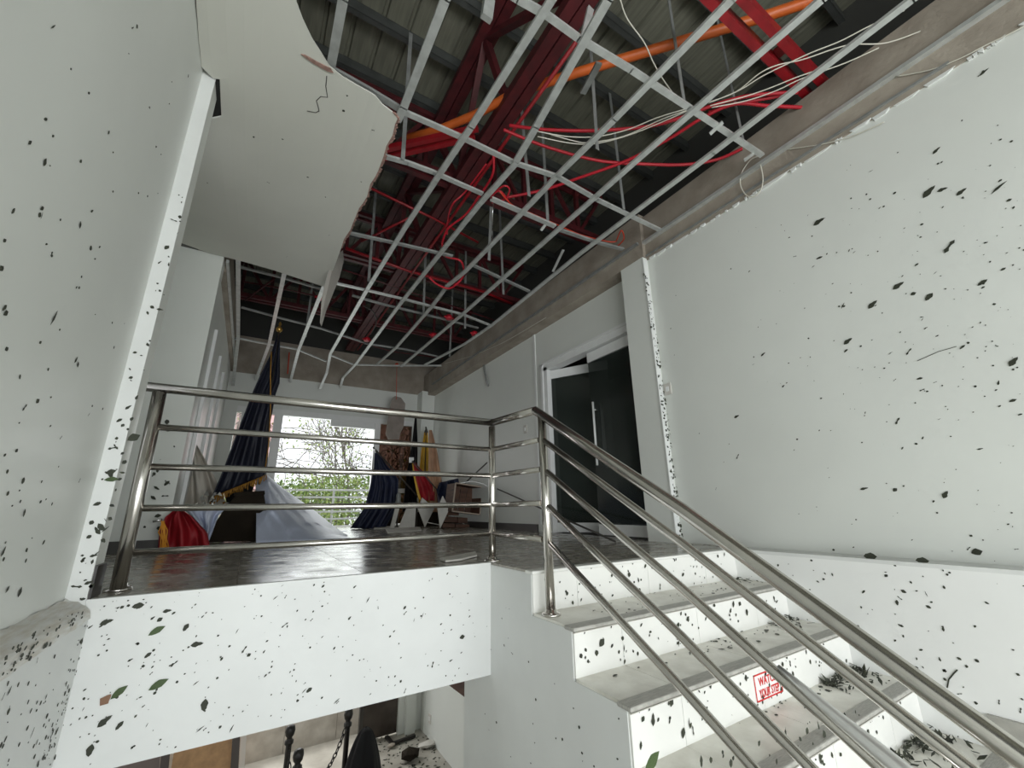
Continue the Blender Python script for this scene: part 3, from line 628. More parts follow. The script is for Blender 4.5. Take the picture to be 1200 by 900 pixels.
# ------------------------------------------------------------------ cloth helper
def cloth(name, label, cat, Lpx, Rpx, y, m, folds=5, amp=.06, top_amp=.2, solid=.006, nu=26, nv=28, ydrift=0, parent=None):
    def interp(P, t):
        k = t*(len(P)-1); i = min(int(k), len(P)-2); f = k-i; return P[i][0]*(1-f)+P[i+1][0]*f, P[i][1]*(1-f)+P[i+1][1]*f
    ph = R.uniform(0, 6)
    def fn(u, v):
        a, b = interp(Lpx, u), interp(Rpx, u)
        px, py = a[0]*(1-v)+b[0]*v, a[1]*(1-v)+b[1]*v
        q = at(px, py, 'y', y); k = top_amp+(1-top_amp)*u
        dy = amp*k*math.sin(ph+v*folds*2*math.pi+.8*math.sin(3*u))+.35*amp*k*math.sin(2.3*v*folds*2*math.pi+5*u)+ydrift*u
        return q+Vector((0, dy, 0))
    mb = MB().grid(fn, nu, nv)
    if parent is not None: return mb.build(name, m, parent, solid=solid)
    return mb.build(name, m, None, None, label, cat, solid=solid)
# tall navy flag on its pole
FY = 6.6
tf = thing('ceremonial_flag', 'tall navy flag with gold fringe furled on a pole beside the window', 'flag')
cloth('flag_cloth', '', '', [(325, 392), (318, 414), (306, 437), (296, 460), (280, 502), (260, 556), (248, 584)], [(328, 392), (328, 410), (328, 448), (323, 462), (315, 504), (314, 540), (312, 556)], FY, NAVY, 2.3, .06, .15, parent=tf)
cloth('dark_under_flag', '', '', [(262, 570), (264, 582), (266, 592)], [(302, 556), (296, 575), (290, 590)], FY+.1, BLACKC, 3, .03, parent=tf)  # near-black sheet below the flag's lower edge
cord_p = line([(318, 412), (317, 440), (317, 480), (315, 520), (311, 548)], 'y', FY-.09)
MB().tube(cord_p, .007, 6).build('gold_cord', GOLD, tf)
mb = MB()
for k in range(46):
    t_ = k/45; px, py = 248+(312-248)*t_, 584-(584-556)*t_**.8+1.5*math.sin(t_*3.14)
    p = at(px, py, 'y', FY-.06); q = p+Vector((R.uniform(-.01, .01), R.uniform(-.01, .01), -R.uniform(.06, .10)))
    mb.tube([p, (p+q)/2+Vector((R.uniform(-.006, .006), 0, 0)), q], .006, 4)
mb.build('gold_fringe', GOLD, tf, kind='stuff')
mb = MB()
for k in range(14):
    p = at(262+k*.25, 588, 'y', FY-.08); mb.tube([p, p+Vector((R.uniform(-.02, .03), 0, -.14)), p+Vector((R.uniform(0, .06), 0, -.30+R.uniform(0, .05)))], .008, 4)
mb.build('gold_tassel', GOLD, tf, kind='stuff')
pb = at(300, 600, 'y', FY); pt = at(327, 388, 'y', FY)
MB().tube([(pb.x, FY, 0.0), pt], .014, 10).build('pole', DARKM, tf)
MB().lathe((pt.x, FY, pt.z-.02), [(.012, 0), (.035, .02), (.045, .05), (.03, .08), (.012, .10), (.022, .13), (.006, .17)], 12).build('finial', mat('brass', (.5, .3, .08), .35, .8), tf)
# fallen dark podium
pod = thing('podium', 'dark brown wooden podium lying tilted below the tall navy flag', 'podium')
yp = 6.05
front = line([(277, 579), (309, 577), (318, 634), (237, 636), (262, 598)], 'y', yp)
for p in front: p.z = max(p.z, .004)
MB().prism(front, (0, .42, 0)).build('body', OLIVE, pod, bevel=.01)
MB().prism(line([(275, 577), (310, 575), (310.5, 579), (275, 581)], 'y', yp-.03), (0, .48, 0)).build('top_panel', OLIVE, pod)
# pale blue tarp: tent-like draped mesh
tp0 = at(305, 557, 'y', 6.9)
def tarp(u, v):
    ridge = [(300, 557), (312, 555), (333, 573), (362, 593), (388, 614), (409, 630)]
    foot = [(300, 637), (318, 636), (340, 634.5), (364, 633.5), (388, 632.5), (411, 631.5)]
    def pk(P, u):
        k = u*5; i = min(int(k), 4); f = k-i; return P[i][0]*(1-f)+P[i+1][0]*f, P[i][1]*(1-f)+P[i+1][1]*f
    r = at(*pk(ridge, u), 'y', 6.85+.2*u); q = at(*pk(foot, u), 'z', .006)
    if v < .6:
        f = v/.6; p = q.lerp(r, f); b = math.sin(math.pi*f)
        return p+Vector((0, -.10*b, .0))+Vector((.0, 1, .25))*(b*(.10*abs(math.sin(5*u+4*f))+.09*abs(math.sin(9*u-7*f+1))+.05*abs(math.sin(19*u+11*f))-.12))
    f = (v-.6)/.4; p = r.lerp(Vector((r.x+.1, r.y+.8, .006)), f); return p+Vector((0, 0, .03*math.sin(8*u+6*f)*f*(1-f)))
MB().grid(tarp, 60, 44).build('tarp', TARP, None, None, 'pale blue grey tarpaulin draped over fallen furniture beside the podium', 'tarp', solid=.005)
def mound(name, label, cat, cx, cy_, rx, ry, h, m, seed, sharp=1.0):
    q = random.Random(seed); ph = [q.uniform(0, 6) for _ in range(6)]
    def fn(u, v):
        a = 2*math.pi*u; r = v; rr = 1+.18*math.sin(2*a+ph[0])+.12*math.sin(5*a+ph[1])
        x = cx+rx*r*rr*math.cos(a); y = cy_+ry*r*rr*math.sin(a)
        z = h*(1-r**1.4)*(1+.28*math.sin(6*x/rx+ph[2])*math.sin(5*y/ry+ph[3]))+.03*h*math.sin(17*x/rx+ph[4])
        return (x, y, max(z, .006))
    return MB().grid(fn, 30, 12).build(name, m, None, None, label, cat, solid=.004)
c = at(218, 640, 'z', 0)
rf = thing('fallen_flag', 'crumpled red flag with orange gold tassel lying at the left of the podium', 'flag')
q_ = cloth('flag_cloth', '', '', [(205, 598), (194, 606), (188, 620), (187, 648)], [(213, 597), (225, 605), (243, 624), (247, 644)], 5.25, REDF, 2, .06, .6, parent=rf)
mb = MB()
for k in range(9):
    p = at(189+k*.4, 612+R.uniform(-3, 3), 'y', 5.1); mb.tube([p, p+Vector((R.uniform(-.02, .05), 0, -.08)), p+Vector((R.uniform(.02, .09), 0, -.22-R.uniform(0, .06)))], .005, 4)
mb.build('gold_tassel', mat('orange_gold_yarn', (.75, .32, .03), .6), rf, kind='stuff')
MB().tube([at(179, 611, 'y', 5.1), at(190, 609, 'y', 5.1)], .012, 8).build('finial', CHROME, rf)
cloth('white_sheet', 'white sheet crumpled between red flag and podium', 'cloth', [(214, 597), (222, 602), (234, 614), (239, 640)], [(262, 598), (256, 604), (250, 620), (242, 640)], 5.85, TARP, 2, .05, .8)
cloth('cream_drape', 'cream cloth draped from a point against the left wall', 'drape', [(220, 508), (216, 532), (210, 560), (204, 600)], [(223, 508), (238, 534), (252, 560), (268, 597)], 6.75, CREAM, 2, .10, .25)
mb = MB()
for k in range(26):
    p = at(R.uniform(222, 262), R.uniform(578, 598), 'y', 6.3+R.uniform(-.1, .1)); s = R.uniform(.02, .07)
    mb.prism([p, p+Vector((s, 0, s*R.uniform(-.5, 1))), p+Vector((s*.4, .02, s*R.uniform(.4, 1.4)))], (0, .006, 0))
mb.build('foil_scraps', CHROME, None, 'stuff', 'heap of torn silver foil scraps beside the tall navy flag', 'foil')
# ------------------------------------------------------------------ corner group at the window's right
WY = 8.6
f2 = thing('leaning_flag', 'dark blue flag hanging from a leaning pole at the right of the window opening', 'flag')
cloth('flag_cloth', '', '', [(439, 528), (438, 548), (432, 575), (426, 595), (409, 619)], [(442, 528), (452, 545), (466, 562), (464, 595), (450, 620)], WY, NAVY2, 5, .09, .2, parent=f2)
MB().tube([at(438, 525, 'y', WY-.1), at(496, 589, 'y', WY-.25)], .014, 8).build('pole', DARKM, f2)
MB().tube([at(437, 524, 'y', WY-.1), at(441, 530, 'y', WY-.1)], .02, 8).build('pole_tip', CHROME, f2)
f3 = thing('standing_flag', 'narrow black flag standing upright between window and corner', 'flag')
cloth('flag_cloth', '', '', [(486, 490), (483, 520), (477, 552), (471, 600)], [(488, 490), (489, 520), (489, 560), (488, 600)], 9.2, BLACKC, 3, .05, .3, parent=f3)
MB().tube([at(487, 482, 'y', 9.2), at(486, 615, 'y', 9.2)], .013, 8).build('pole', DARKM, f3)
f4 = thing('standing_flag', 'yellow flag with dark spearhead finial standing in the corner', 'flag')
cloth('flag_cloth', '', '', [(497, 506), (494, 528), (491, 556), (490, 600)], [(501, 506), (502, 528), (502, 556), (503, 600)], 9.25, YELF, 2, .04, .4, parent=f4)
MB().tube([at(499, 500, 'y', 9.25), (at(497, 612, 'y', 9.25).x, 9.25, 0)], .013, 8).build('pole', DARKM, f4)
sp_ = at(499.5, 507, 'y', 9.2)
MB().prism([sp_+Vector((-.05, 0, 0)), sp_+Vector((0, 0, .14)), sp_+Vector((.05, 0, 0)), sp_+Vector((.015, 0, .01)), sp_+Vector((.01, 0, -.06)), sp_+Vector((-.01, 0, -.06)), sp_+Vector((-.015, 0, .01))], (0, .015, 0)).build('spearhead', DARKM, f4)
cloth('tan_flag', 'faded tan flag spread against the right wall beside the yellow flag', 'flag', [(503, 504), (503, 530), (503, 600)], [(506, 504), (513, 530), (524, 600)], 8.3, TANF, 2, .04, .4)
f5 = thing('leaning_flag', 'bright red flag with yellow edge on a leaning pole above the white boards', 'flag')
cloth('flag_cloth', '', '', [(484, 542), (486, 560), (489, 575), (492, 586)], [(486, 542), (501, 558), (511, 572), (510, 587)], 8.3, REDF, 2, .05, .3, parent=f5)
cloth('yellow_edge', '', '', [(483, 543), (485, 560), (488, 575), (491, 586)], [(484, 543), (487, 560), (491, 575), (494, 586)], 8.28, YELF, 1, .01, .3, parent=f5, nu=10, nv=4)
MB().tube([at(483, 540, 'y', 8.2), at(526, 590, 'y', 8.1)], .013, 8).build('pole', DARKM, f5)
MB().prism(line([(480, 536), (485, 536), (485, 539), (483, 542), (480, 542)], 'y', 8.25), (0, .03, 0)).build('pole_tip', WHITE, f5)
def slab(name, label, cat, px, y, m, th=.03, lift=True):
    P = line(px, 'y', y)
    if lift:
        for p in P: p.z = max(p.z, .006)
    return MB().prism(P, (0, th, 0)).build(name, m, None, None, label, cat, bevel=.004)
slab('leaning_board', 'white board leaning left of the two pointed boards', 'board', [(479, 589), (488, 589), (486, 620), (467, 620)], 8.0, PALE)
slab('pointed_board', 'white diamond-shaped board under the red flag', 'board', [(490, 596), (495, 583), (509, 596), (498, 621)], 7.95, PALE)
slab('pointed_board', 'white diamond-shaped board nearest the wooden crate', 'board', [(513, 596), (519, 581), (527, 596), (516, 621)], 7.2, PALE)
slab('leaning_board', 'grey board propped behind the blue flag', 'board', [(463, 596), (468, 596), (462, 620), (457, 620)], 8.1, PALE)
bb = at(466, 600, 'y', 8.35)
sl = thing('spotlight', 'small grey lamp with round base standing behind the blue flag', 'lamp')
MB().lathe((bb.x, 8.35, max(0.02, bb.z)+.10), [(.07, 0), (.09, .02), (.06, .08), (.045, .12), (.05, .22), (.02, .26)], 14).build('lamp_head', GALVD, sl)
MB().lathe((bb.x, 8.35, 0.0), [(.08, 0), (.08, .02), (.015, .03), (.015, max(.14, bb.z+.1))], 14).build('stand', DARKM, sl)
CRATE = mat('crate_edge_wood', (.36, .29, .23), .7)
cr8 = thing('wooden_crate', 'open wooden crate tipped on its side against the right wall', 'crate')
yc = 7.0
A = line([(534, 566), (566, 571), (562, 603), (530, 599)], 'y', yc)
def fr(a, b, wd_=.022, m=CRATE, dy=0, name='frame_board'): MB().bar(a+Vector((0, dy, 0)), b+Vector((0, dy, 0)), .02, wd_, (0, 1, 0)).build(name, m, cr8)
for k in range(4): fr(A[k], A[(k+1) % 4])
for k in range(4):
    a, b = A[k], A[(k+1) % 4]; MB().prism([a, b, b+Vector((0, .38, 0)), a+Vector((0, .38, 0))], (Vector(A[(k+2) % 4])-b).normalized()*.012).build('side_board', WOOD, cr8)
for k in range(4):
    f0, f1 = k/4+.01, (k+1)/4-.01; a, b = A[0].lerp(A[1], f0), A[0].lerp(A[1], f1); d_, c_ = A[3].lerp(A[2], f0), A[3].lerp(A[2], f1)
    MB().prism([p+Vector((0, .37, 0)) for p in (a, b, c_, d_)], (0, .015, 0)).build('back_slat', WOOD, cr8)
bs = thing('wood_stack', 'stack of dark brown wooden blocks under the tipped crate', 'wood')
for k, (a, b, c_, d_) in enumerate(((521, 605, 536, 612), (537, 606, 548, 613), (519, 613, 533, 621), (534, 614, 550, 621), (524, 598, 538, 604))):
    P = line([(a, b), (c_, b+.6), (c_, d_), (a, d_)], 'y', 7.35)
    for p in P: p.z = max(p.z, .004)
    MB().prism(P, (0, .2, 0)).build('block', WOOD, bs, bevel=.006)
cloth('navy_bundle', 'dark blue crumpled bundle behind the tipped crate', 'cloth', [(514, 566), (512, 576), (514, 590)], [(534, 561), (538, 575), (532, 590)], 7.75, NAVY2, 2, .12, .9)
slab('dark_box', 'dark box in the shade behind the blue flag', 'box', [(447, 598), (462, 598), (462, 620), (447, 620)], 8.9, OLIVE, .3)
slab('dark_box', 'dark box between the white pointed boards and wall', 'box', [(489, 600), (530, 600), (530, 620), (489, 620)], 8.5, OLIVE, .3)
for k, (a, b) in enumerate((((500, 612), (530, 618)), ((536, 607), (550, 620)))):
    MB().bar(at(*a, 'y', 7.6), at(*b, 'y', 7.5), .05, .012).build('loose_plank', PALE, None, None, ['pale slat lying among the boards near the crate', 'pale slat leaning on the brown wooden blocks'][k], 'plank')
MB().tube([at(545, 566, 'y', 6.9), at(571, 542, 'y', 6.7)], .012, 8).build('stick', DARKM, None, None, 'short dark stick rising behind the tipped crate', 'stick')
MB().tube(line([(540, 566), (553, 564), (566, 567), (574, 572)], 'y', 6.75), .008, 8).build('bent_trim', WHITE, None, None, 'white bent trim strip lying over the tipped crate', 'trim strip')
a, b = at(583, 573, 'x', 3.56), at(721, 634.5, 'z', .012)
MB().tube([a, b], .011, 8).build('loose_tube', DARKM, None, None, 'long thin steel tube leaning from the crate down to the doorway', 'tube')
a, b = at(738, 631, 'z', .008), at(768, 632.5, 'z', .008)
MB().bar(a, b, .02, .012).build('loose_strip', DARKM, None, None, 'short dark strip lying on the floor before the glass doors', 'strip')
hb = thing('hanging_board_scrap', 'torn grey board scrap dangling on a red wire before the window', 'board scrap')
for k, (pp, lab) in enumerate((([(439, 616), (470, 615), (472, 619), (438, 620)], 'pale plank lying on the floor below the leaning blue flag'), ([(452, 621), (492, 618), (494, 622), (455, 625)], 'pale plank lying on the floor before the white boards'), ([(515, 656), (536, 652), (557, 648), (559, 652), (540, 657), (522, 659)], 'pale board fragment lying on the wet floor near the corner post'))):
    MB().prism(line(pp, 'z', .004), (0, 0, .012)).build('loose_plank', PALE, None, None, lab, 'plank')
P = line([(460, 466), (463, 464), (470, 466), (475, 473), (474, 488), (473, 500), (469, 508), (468, 515), (455, 515), (452, 508), (454, 495), (456, 480)], 'y', 9.3)
MB().prism(P, (0, .02, 0)).build('board_piece', mat('grey_board', (.30, .26, .23), .9, noise=.2, nscale=8), hb)
MB().tube([at(465, 430, 'y', 9.35), at(464.5, 468, 'y', 9.28)], .006, 6).build('red_wire', REDO, hb)
MB().lathe(tuple(at(465, 429, 'y', 9.35)), [(.02, 0), (.05, .03), (.03, .07)], 8).build('wire_knot', REDO, hb)
for (a, b, l) in ((382, 365, 'red junction box fixed beside the runner under the board corner'), (526, 372, 'red junction box above the back part of the grid'), (556, 391, 'small red junction box near the right end of the back channel'), (508, 393, 'small dark red junction box behind the fourth runner'), (430, 398, 'small dark red junction box near the long truss end')):
    p = at(a-6 if a == 382 else a, b-16 if a == 382 else b, 'z', 3.28)
    jb = thing('junction_box', l, 'junction box')
    MB().lathe(tuple(p), [(.05, -.03), (.055, -.02), (.055, .03), (.02, .035)], 8).build('box_body', REDC, jb)
    MB().tube([p+Vector((-.08, 0, .0)), p+Vector((.08, 0, .0))], .015, 8).build('spout', REDC, jb)
cord('thin red wire hanging against the back beam', [(339, 413), (337, 438)], 9.5, REDO, .012, 'electric_wire', 'wire', 'y')
cord('dark curved cable hanging by the long truss far end', [(425, 358), (437, 365), (441, 378), (434, 392)], 3.5, DARKM, .01, 'electric_wire', 'wire')
MB().tube(line([(567, 428), (568, 436), (570, 445), (572, 452)], 'x', 3.60), .02, 6).build('grey_strap', GALVD, None, None, 'short grey strap hanging from the wall top above the corner', 'strap')
# small plates on walls
def plate(name, label, px, py, ax, v, w_, h_, cat='switch'):
    p = at(px, py, ax, v); t = thing(name, label, cat)
    MB().box((v-.012, p.y-w_/2, p.z-h_/2), (v-.0005, p.y+w_/2, p.z+h_/2)).build('plate', PALE, t, bevel=.003)
    MB().box((v-.017, p.y-w_/5, p.z-h_/5), (v-.011, p.y+w_/5, p.z+h_/5)).build('rocker', WHITE, t)
plate('wall_switch', 'small pale switch plate on the right wall beside the leafy corner strip', 783, 456, 'x', XRU, .085, .12)
plate('wall_outlet', 'grey outlet plate on the far right wall left of the glass doors', 616, 503, 'x', DX, .09, .13, 'outlet')
plate('wall_outlet', 'small outlet plate low on the lower hall wall', 504, 842, 'x', XW, .09, .12, 'outlet')
# ------------------------------------------------------------------ lower hall things
def stanchion(px, py, label):
    zt_ = ZLOW+.98; p = at(px, py, 'z', zt_); t = thing('chain_stanchion', label, 'stanchion')
    MB().lathe((p.x, p.y, ZLOW), [(.15, 0), (.15, .02), (.04, .05), (.03, .08), (.03, .80), (.045, .81), (.045, .84), (.028, .85), (.028, .87), (.044, .89), (.052, .93), (.044, .97), (.02, .985)], 14).build('post', BLACKI, t)
    return p
s1 = stanchion(341, 850, 'black chain stanchion, leftmost below the fascia'); s2 = stanchion(409, 831, 'black chain stanchion right of the other two'); s3 = stanchion(350.5, 878, 'black chain stanchion standing nearest, between the other two')
def chain(a, b, sag, n, label):
    a = a+Vector((0, 0, -.12)); b = b+Vector((0, 0, -.12)); t = thing('barrier_chain', label, 'chain')
    def pt_(f): p = a.lerp(b, f); p.z -= sag*4*f*(1-f); return p
    for k in range(n):
        p, q = pt_(k/n), pt_((k+1)/n); d = q-p; L = d.length*.72; d.normalize()
        u = d.cross(Vector((0, 0, 1))).normalized(); v = d.cross(u) if k % 2 else u; c_ = (p+q)/2
        ring = []
        for j in range(13):
            g = 2*math.pi*j/12; ring.append(c_+d*(L*.9*math.cos(g))+v*(.018*math.sin(g)))
        MB().tube(ring, .0065, 5, False).build('link', BLACKI, t)
chain(s3, s2, .32, 22, 'black chain slung between the near and the right stanchion'); chain(s1, s3, .25, 9, 'short black chain between the left and the near stanchion')
pc = at(425, 898, 'z', -2.5)
top = at(429, 852, 'y', pc.y)
def drape_fn(u, v):
    a = 2*math.pi*v; z = top.z-(top.z-ZLOW)*u; r = (.02+.34*u**.55)*(1+.10*math.sin(5*a+2*u)+.06*math.sin(9*a))
    return (top.x-.02*u+r*math.cos(a)*.75, pc.y+r*math.sin(a)*.7, z)
MB().grid(drape_fn, 20, 40).build('draped_figure_stand', BLACKC, None, None, 'black cloth draped over a tall stand in the lower hall', 'draped stand', solid=.004)
tb = thing('glass_door_stand_in', 'tan speckled sheet standing in for a brown glass door between dark posts in the lower hall', 'board')  # tan sheet stands in for a door of brown reflective glass
yb_ = YW-.3
P = line([(208, 858), (273, 842), (268, 960), (190, 960)], 'y', yb_)
MB().prism(P, (0, .02, 0)).build('sheet', TAN, tb)
for a, b in (((196, 866), (186, 960)), ((278, 845), (271, 960))):
    MB().bar(at(*a, 'y', yb_-.03), at(*b, 'y', yb_-.03), .08, .05, (1, 0, 0)).build('dark_post', mat('dark_post_paint', (.09, .075, .07), .5), tb)
MB().prism(line([(135, 880), (190, 866), (180, 960), (110, 960)], 'y', yb_), (0, .02, 0)).build('grey_panel', mat('grey_brown_panel', (.2, .16, .15), .5), tb)
ff = struct('door_3')
MB().bar(at(287, 842, 'y', YW-.1), at(281, 930, 'y', YW-.1), .06, .05, (1, 0, 0)).build('door_frame', WHITE, ff)
def chunk(label, px, py, sx, sy__, sz, m, seed, name='rubble_chunk'):
    q = random.Random(seed); p = at(px, py, 'z', ZLOW+.01)
    bm = bmesh.new(); bmesh.ops.create_icosphere(bm, subdivisions=1, radius=1)
    for v in bm.verts: v.co = Vector((v.co.x*sx*q.uniform(.6, 1.2), v.co.y*sy__*q.uniform(.6, 1.2), max(-.9, v.co.z)*sz*q.uniform(.7, 1.1)))
    me = bpy.data.meshes.new(name); bm.to_mesh(me); bm.free(); me.materials.append(m)
    o = bpy.data.objects.new(name, me); COL.objects.link(o); o.location = p+Vector((0, 0, sz*.85)); tag(o, label, 'rubble')
chunk('dark brown rubble chunk on the lower hall floor by the wall', 479, 891, .16, .13, .08, OLIVE, 3)
chunk('pale plaster lump on the lower hall floor near the wall corner', 500, 875, .15, .10, .04, PALE, 5)
chunk('small grey rubble piece on the lower floor behind the draped stand', 458, 876, .07, .05, .03, CONC, 8)
p = at(472, 868, 'z', ZLOW+.03)
t = thing('broken_bracket', 'dark angled bracket lying on the lower hall floor', 'bracket')
MB().bar(p+Vector((-.15, 0, 0)), p+Vector((.2, .05, 0)), .05, .03).build('long_arm', BLACKI, t); MB().bar(p+Vector((-.15, 0, 0)), p+Vector((-.17, .25, 0)), .05, .03).build('short_arm', BLACKI, t)
# ------------------------------------------------------------------ leaf litter on walls, fascia, pillars and steps
def leaf_mesh(seed, m, asp, ragged):
    q = random.Random(seed); mb = MB(); top_, bot_ = [], []; n = 5
    for k in range(n+1):
        t_ = k/n; w_ = math.sin(math.pi*min(1, t_*1.02))**.8*asp*.5*(1+ragged*q.uniform(-.5, .5)); x = t_-.5; c_ = .10*math.sin(math.pi*t_)
        top_.append((x, w_+c_*.3, .03+.05*math.sin(math.pi*t_))); bot_.append((x, -w_+c_*.3, .03+.05*math.sin(math.pi*t_)))
    pr = top_+bot_[::-1]; mb.prism([Vector(p) for p in pr], (0, 0, .025))
    o = mb.build('leaf_scrap', m); return o
protos = [leaf_mesh(1, LEAFM, .40, .9), leaf_mesh(2, LEAFM, .30, 1.3), leaf_mesh(3, LEAFM, .55, 1.2), leaf_mesh(4, LEAFM, .2, .8), leaf_mesh(5, LEAFM, .45, 1.6)]
green = leaf_mesh(9, LEAFG, .42, .15); brown = leaf_mesh(11, LEAFB, .6, 1.0)
pool = list(protos)
PLN = {'x-': (Vector((0, -1, 0)), Vector((0, 0, 1)), Vector((-1, 0, 0))), 'x+': (Vector((0, 1, 0)), Vector((0, 0, 1)), Vector((1, 0, 0))),
       'y-': (Vector((1, 0, 0)), Vector((0, 0, 1)), Vector((0, -1, 0))), 'z+': (Vector((1, 0, 0)), Vector((0, 1, 0)), Vector((0, 0, 1))), 'z-': (Vector((1, 0, 0)), Vector((0, -1, 0)), Vector((0, 0, -1)))}
def leafmat(pl, loc, ang, s, sq=1):
    u, v, n = PLN[pl]; a = u*math.cos(ang)+v*math.sin(ang); b = v*math.cos(ang)-u*math.sin(ang)
    m_ = Matrix((a*s, b*s*sq, n*s*.5)).transposed().to_4x4(); m_.translation = loc+n*.0015; return m_
used = set()
def put(src, pl, loc, ang, s, label, group=None, sq=1):
    if src.name not in used: o = src; used.add(src.name)
    else: o = src.copy(); COL.objects.link(o)
    o.matrix_world = leafmat(pl, loc, ang, s, sq)
    for k in ('group',):
        if k in o: del o[k]
    return tag(o, label, 'leaf', group)
# large leaves one can point at
big = [(184, 771-32, 'y-', YF, .062, .5, green, 'green leaf stuck high on the landing fascia, nearest its left end'),
       (186, 802, 'y-', YF, .070, .45, green, 'largest green oval leaf on the landing fascia, pointed to the left'),
       (140, 811, 'y-', YF, .062, .7, green, 'broad green leaf low on the landing fascia near its left end'),
       (162, 710, 'y-', YF, .042, .1, protos[2], 'dark leaf with upright stem just under the landing edge'),
       (231, 755, 'y-', YF, .048, .05, protos[0], 'dark leaf blot on the fascia below the second railing bay'),
       (240, 826, 'y-', YF, .048, 1.6, protos[2], 'round black leaf low on the middle left of the fascia'),
       (124, 820, 'y-', YF, .045, .9, brown, 'torn brown leaf low on the landing fascia'),
       (123, 845, 'y-', YF, .052, .7, protos[0], 'long dark leaf near the lower left corner of the fascia'),
       (196, 716, 'y-', YF, .033, .1, protos[0], 'small dark oval leaf close under the landing edge'),
       (106, 879, 'y-', YF, .042, 1.5, protos[2], 'dark triangular leaf at the fascia bottom left corner'),
       (125, 729, 'y-', YF, .045, .3, protos[0], 'dark folded leaf at the upper left corner of the fascia'),
       (1089, 225, 'x-', XRU, .085, .6, protos[0], 'largest dark leaf high on the right wall'),
       (1127, 225, 'x-', XRU, .055, .4, protos[0], 'dark oval leaf right of the largest one on the right wall'),
       (1113, 289, 'x-', XRU, .085, .8, protos[1], 'two-lobed dark leaf in the middle of the right wall'),
       (1171, 220, 'x-', XRU, .085, .5, protos[3], 'thin slanted dark leaf high near the photo right edge'),
       (960, 260, 'x-', XRU, .085, .2, protos[0], 'dark leaf alone on the upper left of the right wall'),
       (1053, 335, 'x-', XRU, .070, .4, protos[0], 'dark leaf left of the middle of the right wall'),
       (1089, 348, 'x-', XRU, .055, .7, protos[2], 'squarish dark leaf below the two-lobed one'),
       (1188, 424, 'x-', XRU, .060, .8, protos[0], 'dark leaf near the right edge of the right wall at mid height'),
       (1023, 357, 'x-', XRU, .070, .6, protos[0], 'slanted dark leaf beside a smaller twin on the right wall'),
       (994, 400, 'x-', XRU, .065, .5, protos[0], 'slanted dark leaf on the left half of the right wall'),
       (1020, 652, 'x-', XR+.03, .07, .05, protos[2], 'dark leaf clump resting on the right wall ledge, left one'),
       (1081, 657, 'x-', XR+.03, .06, .0, protos[2], 'dark leaf clump resting on the right wall ledge, right one'),
       (1145, 647, 'x-', XRU, .05, .3, protos[4], 'torn dark leaf just above the right wall ledge'),
       (763, 893, 'y-', YN[3], .085, .5, green, 'green leaf at the bottom of the lowest riser at the stair side'),
       (705, 753, 'y-', YN[1], .045, .7, protos[4], 'dark torn leaf on the second riser near the stair side'),
       (765, 843, 'y-', YN[2], .045, 1.4, protos[0], 'dark upright leaf on the third riser near the stair side'),
       (62, 372, 'x+', XL, .055, 1.3, protos[3], 'long thin dark leaf on the left wall at mid height'),
       (157, 539-26, 'y-', YF-.012, .05, .6, protos[4], 'ragged dark leaf on the bright pillar edge beside the top rail'),
       (131, 562, 'y-', YF-.012, .05, .1, green, 'dark green leaf on the bright pillar edge below mid rail')]
for px, py, pl, v, s, ang, src, lab in big:
    put(src, pl, at(px, py, pl[0], v), ang, s, lab)
nind = len(big)
def inpoly(x, y, P):
    c_ = False; n = len(P)
    for i in range(n):
        x1_, y1_ = P[i]; x2_, y2_ = P[(i+1) % n]
        if (y1_ > y) != (y2_ > y) and x < (x2_-x1_)*(y-y1_)/(y2_-y1_)+x1_: c_ = not c_
    return c_
def scatter(P, pl, v, n, med, nbig, label, sname, slabel, group, dens=None, ang=None, smax=.06, spread=.55):
    global nind
    xs0, xs1 = min(p[0] for p in P), max(p[0] for p in P); ys0, ys1 = min(p[1] for p in P), max(p[1] for p in P)
    L = []; tries = 0
    while len(L) < n and tries < 60000:
        tries += 1; x, y = R.uniform(xs0, xs1), R.uniform(ys0, ys1)
        if not inpoly(x, y, P) or (dens and R.random() > dens(x, y)): continue
        s = min(smax, med*math.exp(R.gauss(0, spread))); a = (ang+R.gauss(0, .35)) if ang is not None else R.uniform(0, 3.14)
        L.append((s, at(x, y, pl[0], v) if pl != 'z-' else onb(x, y)-Vector((0, 0, .007)), a))
    L.sort(key=lambda q: -q[0])
    for s, p, a in L[:nbig]: put(R.choice(pool), pl, p, a, s, label, group, R.uniform(.6, 1.1)); nind += 1
    mb = MB()
    for s, p, a in L[nbig:]:
        u, v_, n_ = PLN[pl]; d = u*math.cos(a)+v_*math.sin(a); e = v_*math.cos(a)-u*math.sin(a); q = R.uniform(.2, .5)
        mb.prism([p+n_*.001+d*(s*.5*c1)+e*(s*q*c2) for c1, c2 in ((-1, R.uniform(-.3, .3)), (-.2, -.9), (.6, -.7), (1, R.uniform(-.4, .4)), (.2, 1), (-.5, .7))], n_*.0015)
    if mb.f: mb.build(sname, LEAFM, None, 'stuff', slabel, 'leaf litter')
RW = [(760, 322), (1200, 45), (1200, 660), (880, 640), (812, 632), (800, 560)]
scatter(RW, 'x-', XRU, 300, .0095, 60, 'small dark leaf scrap stuck to the upper right wall', 'leaf_specks', 'scattered dark leaf specks on the upper right wall', 'leaf scraps on the upper right wall',
        dens=lambda x, y: .12+.88*min(1, max(0, (x-820)/250))*min(1, max(.0, (y-130)/150))*(1 if y < 480 else .45), ang=.6, smax=.05, spread=.75)
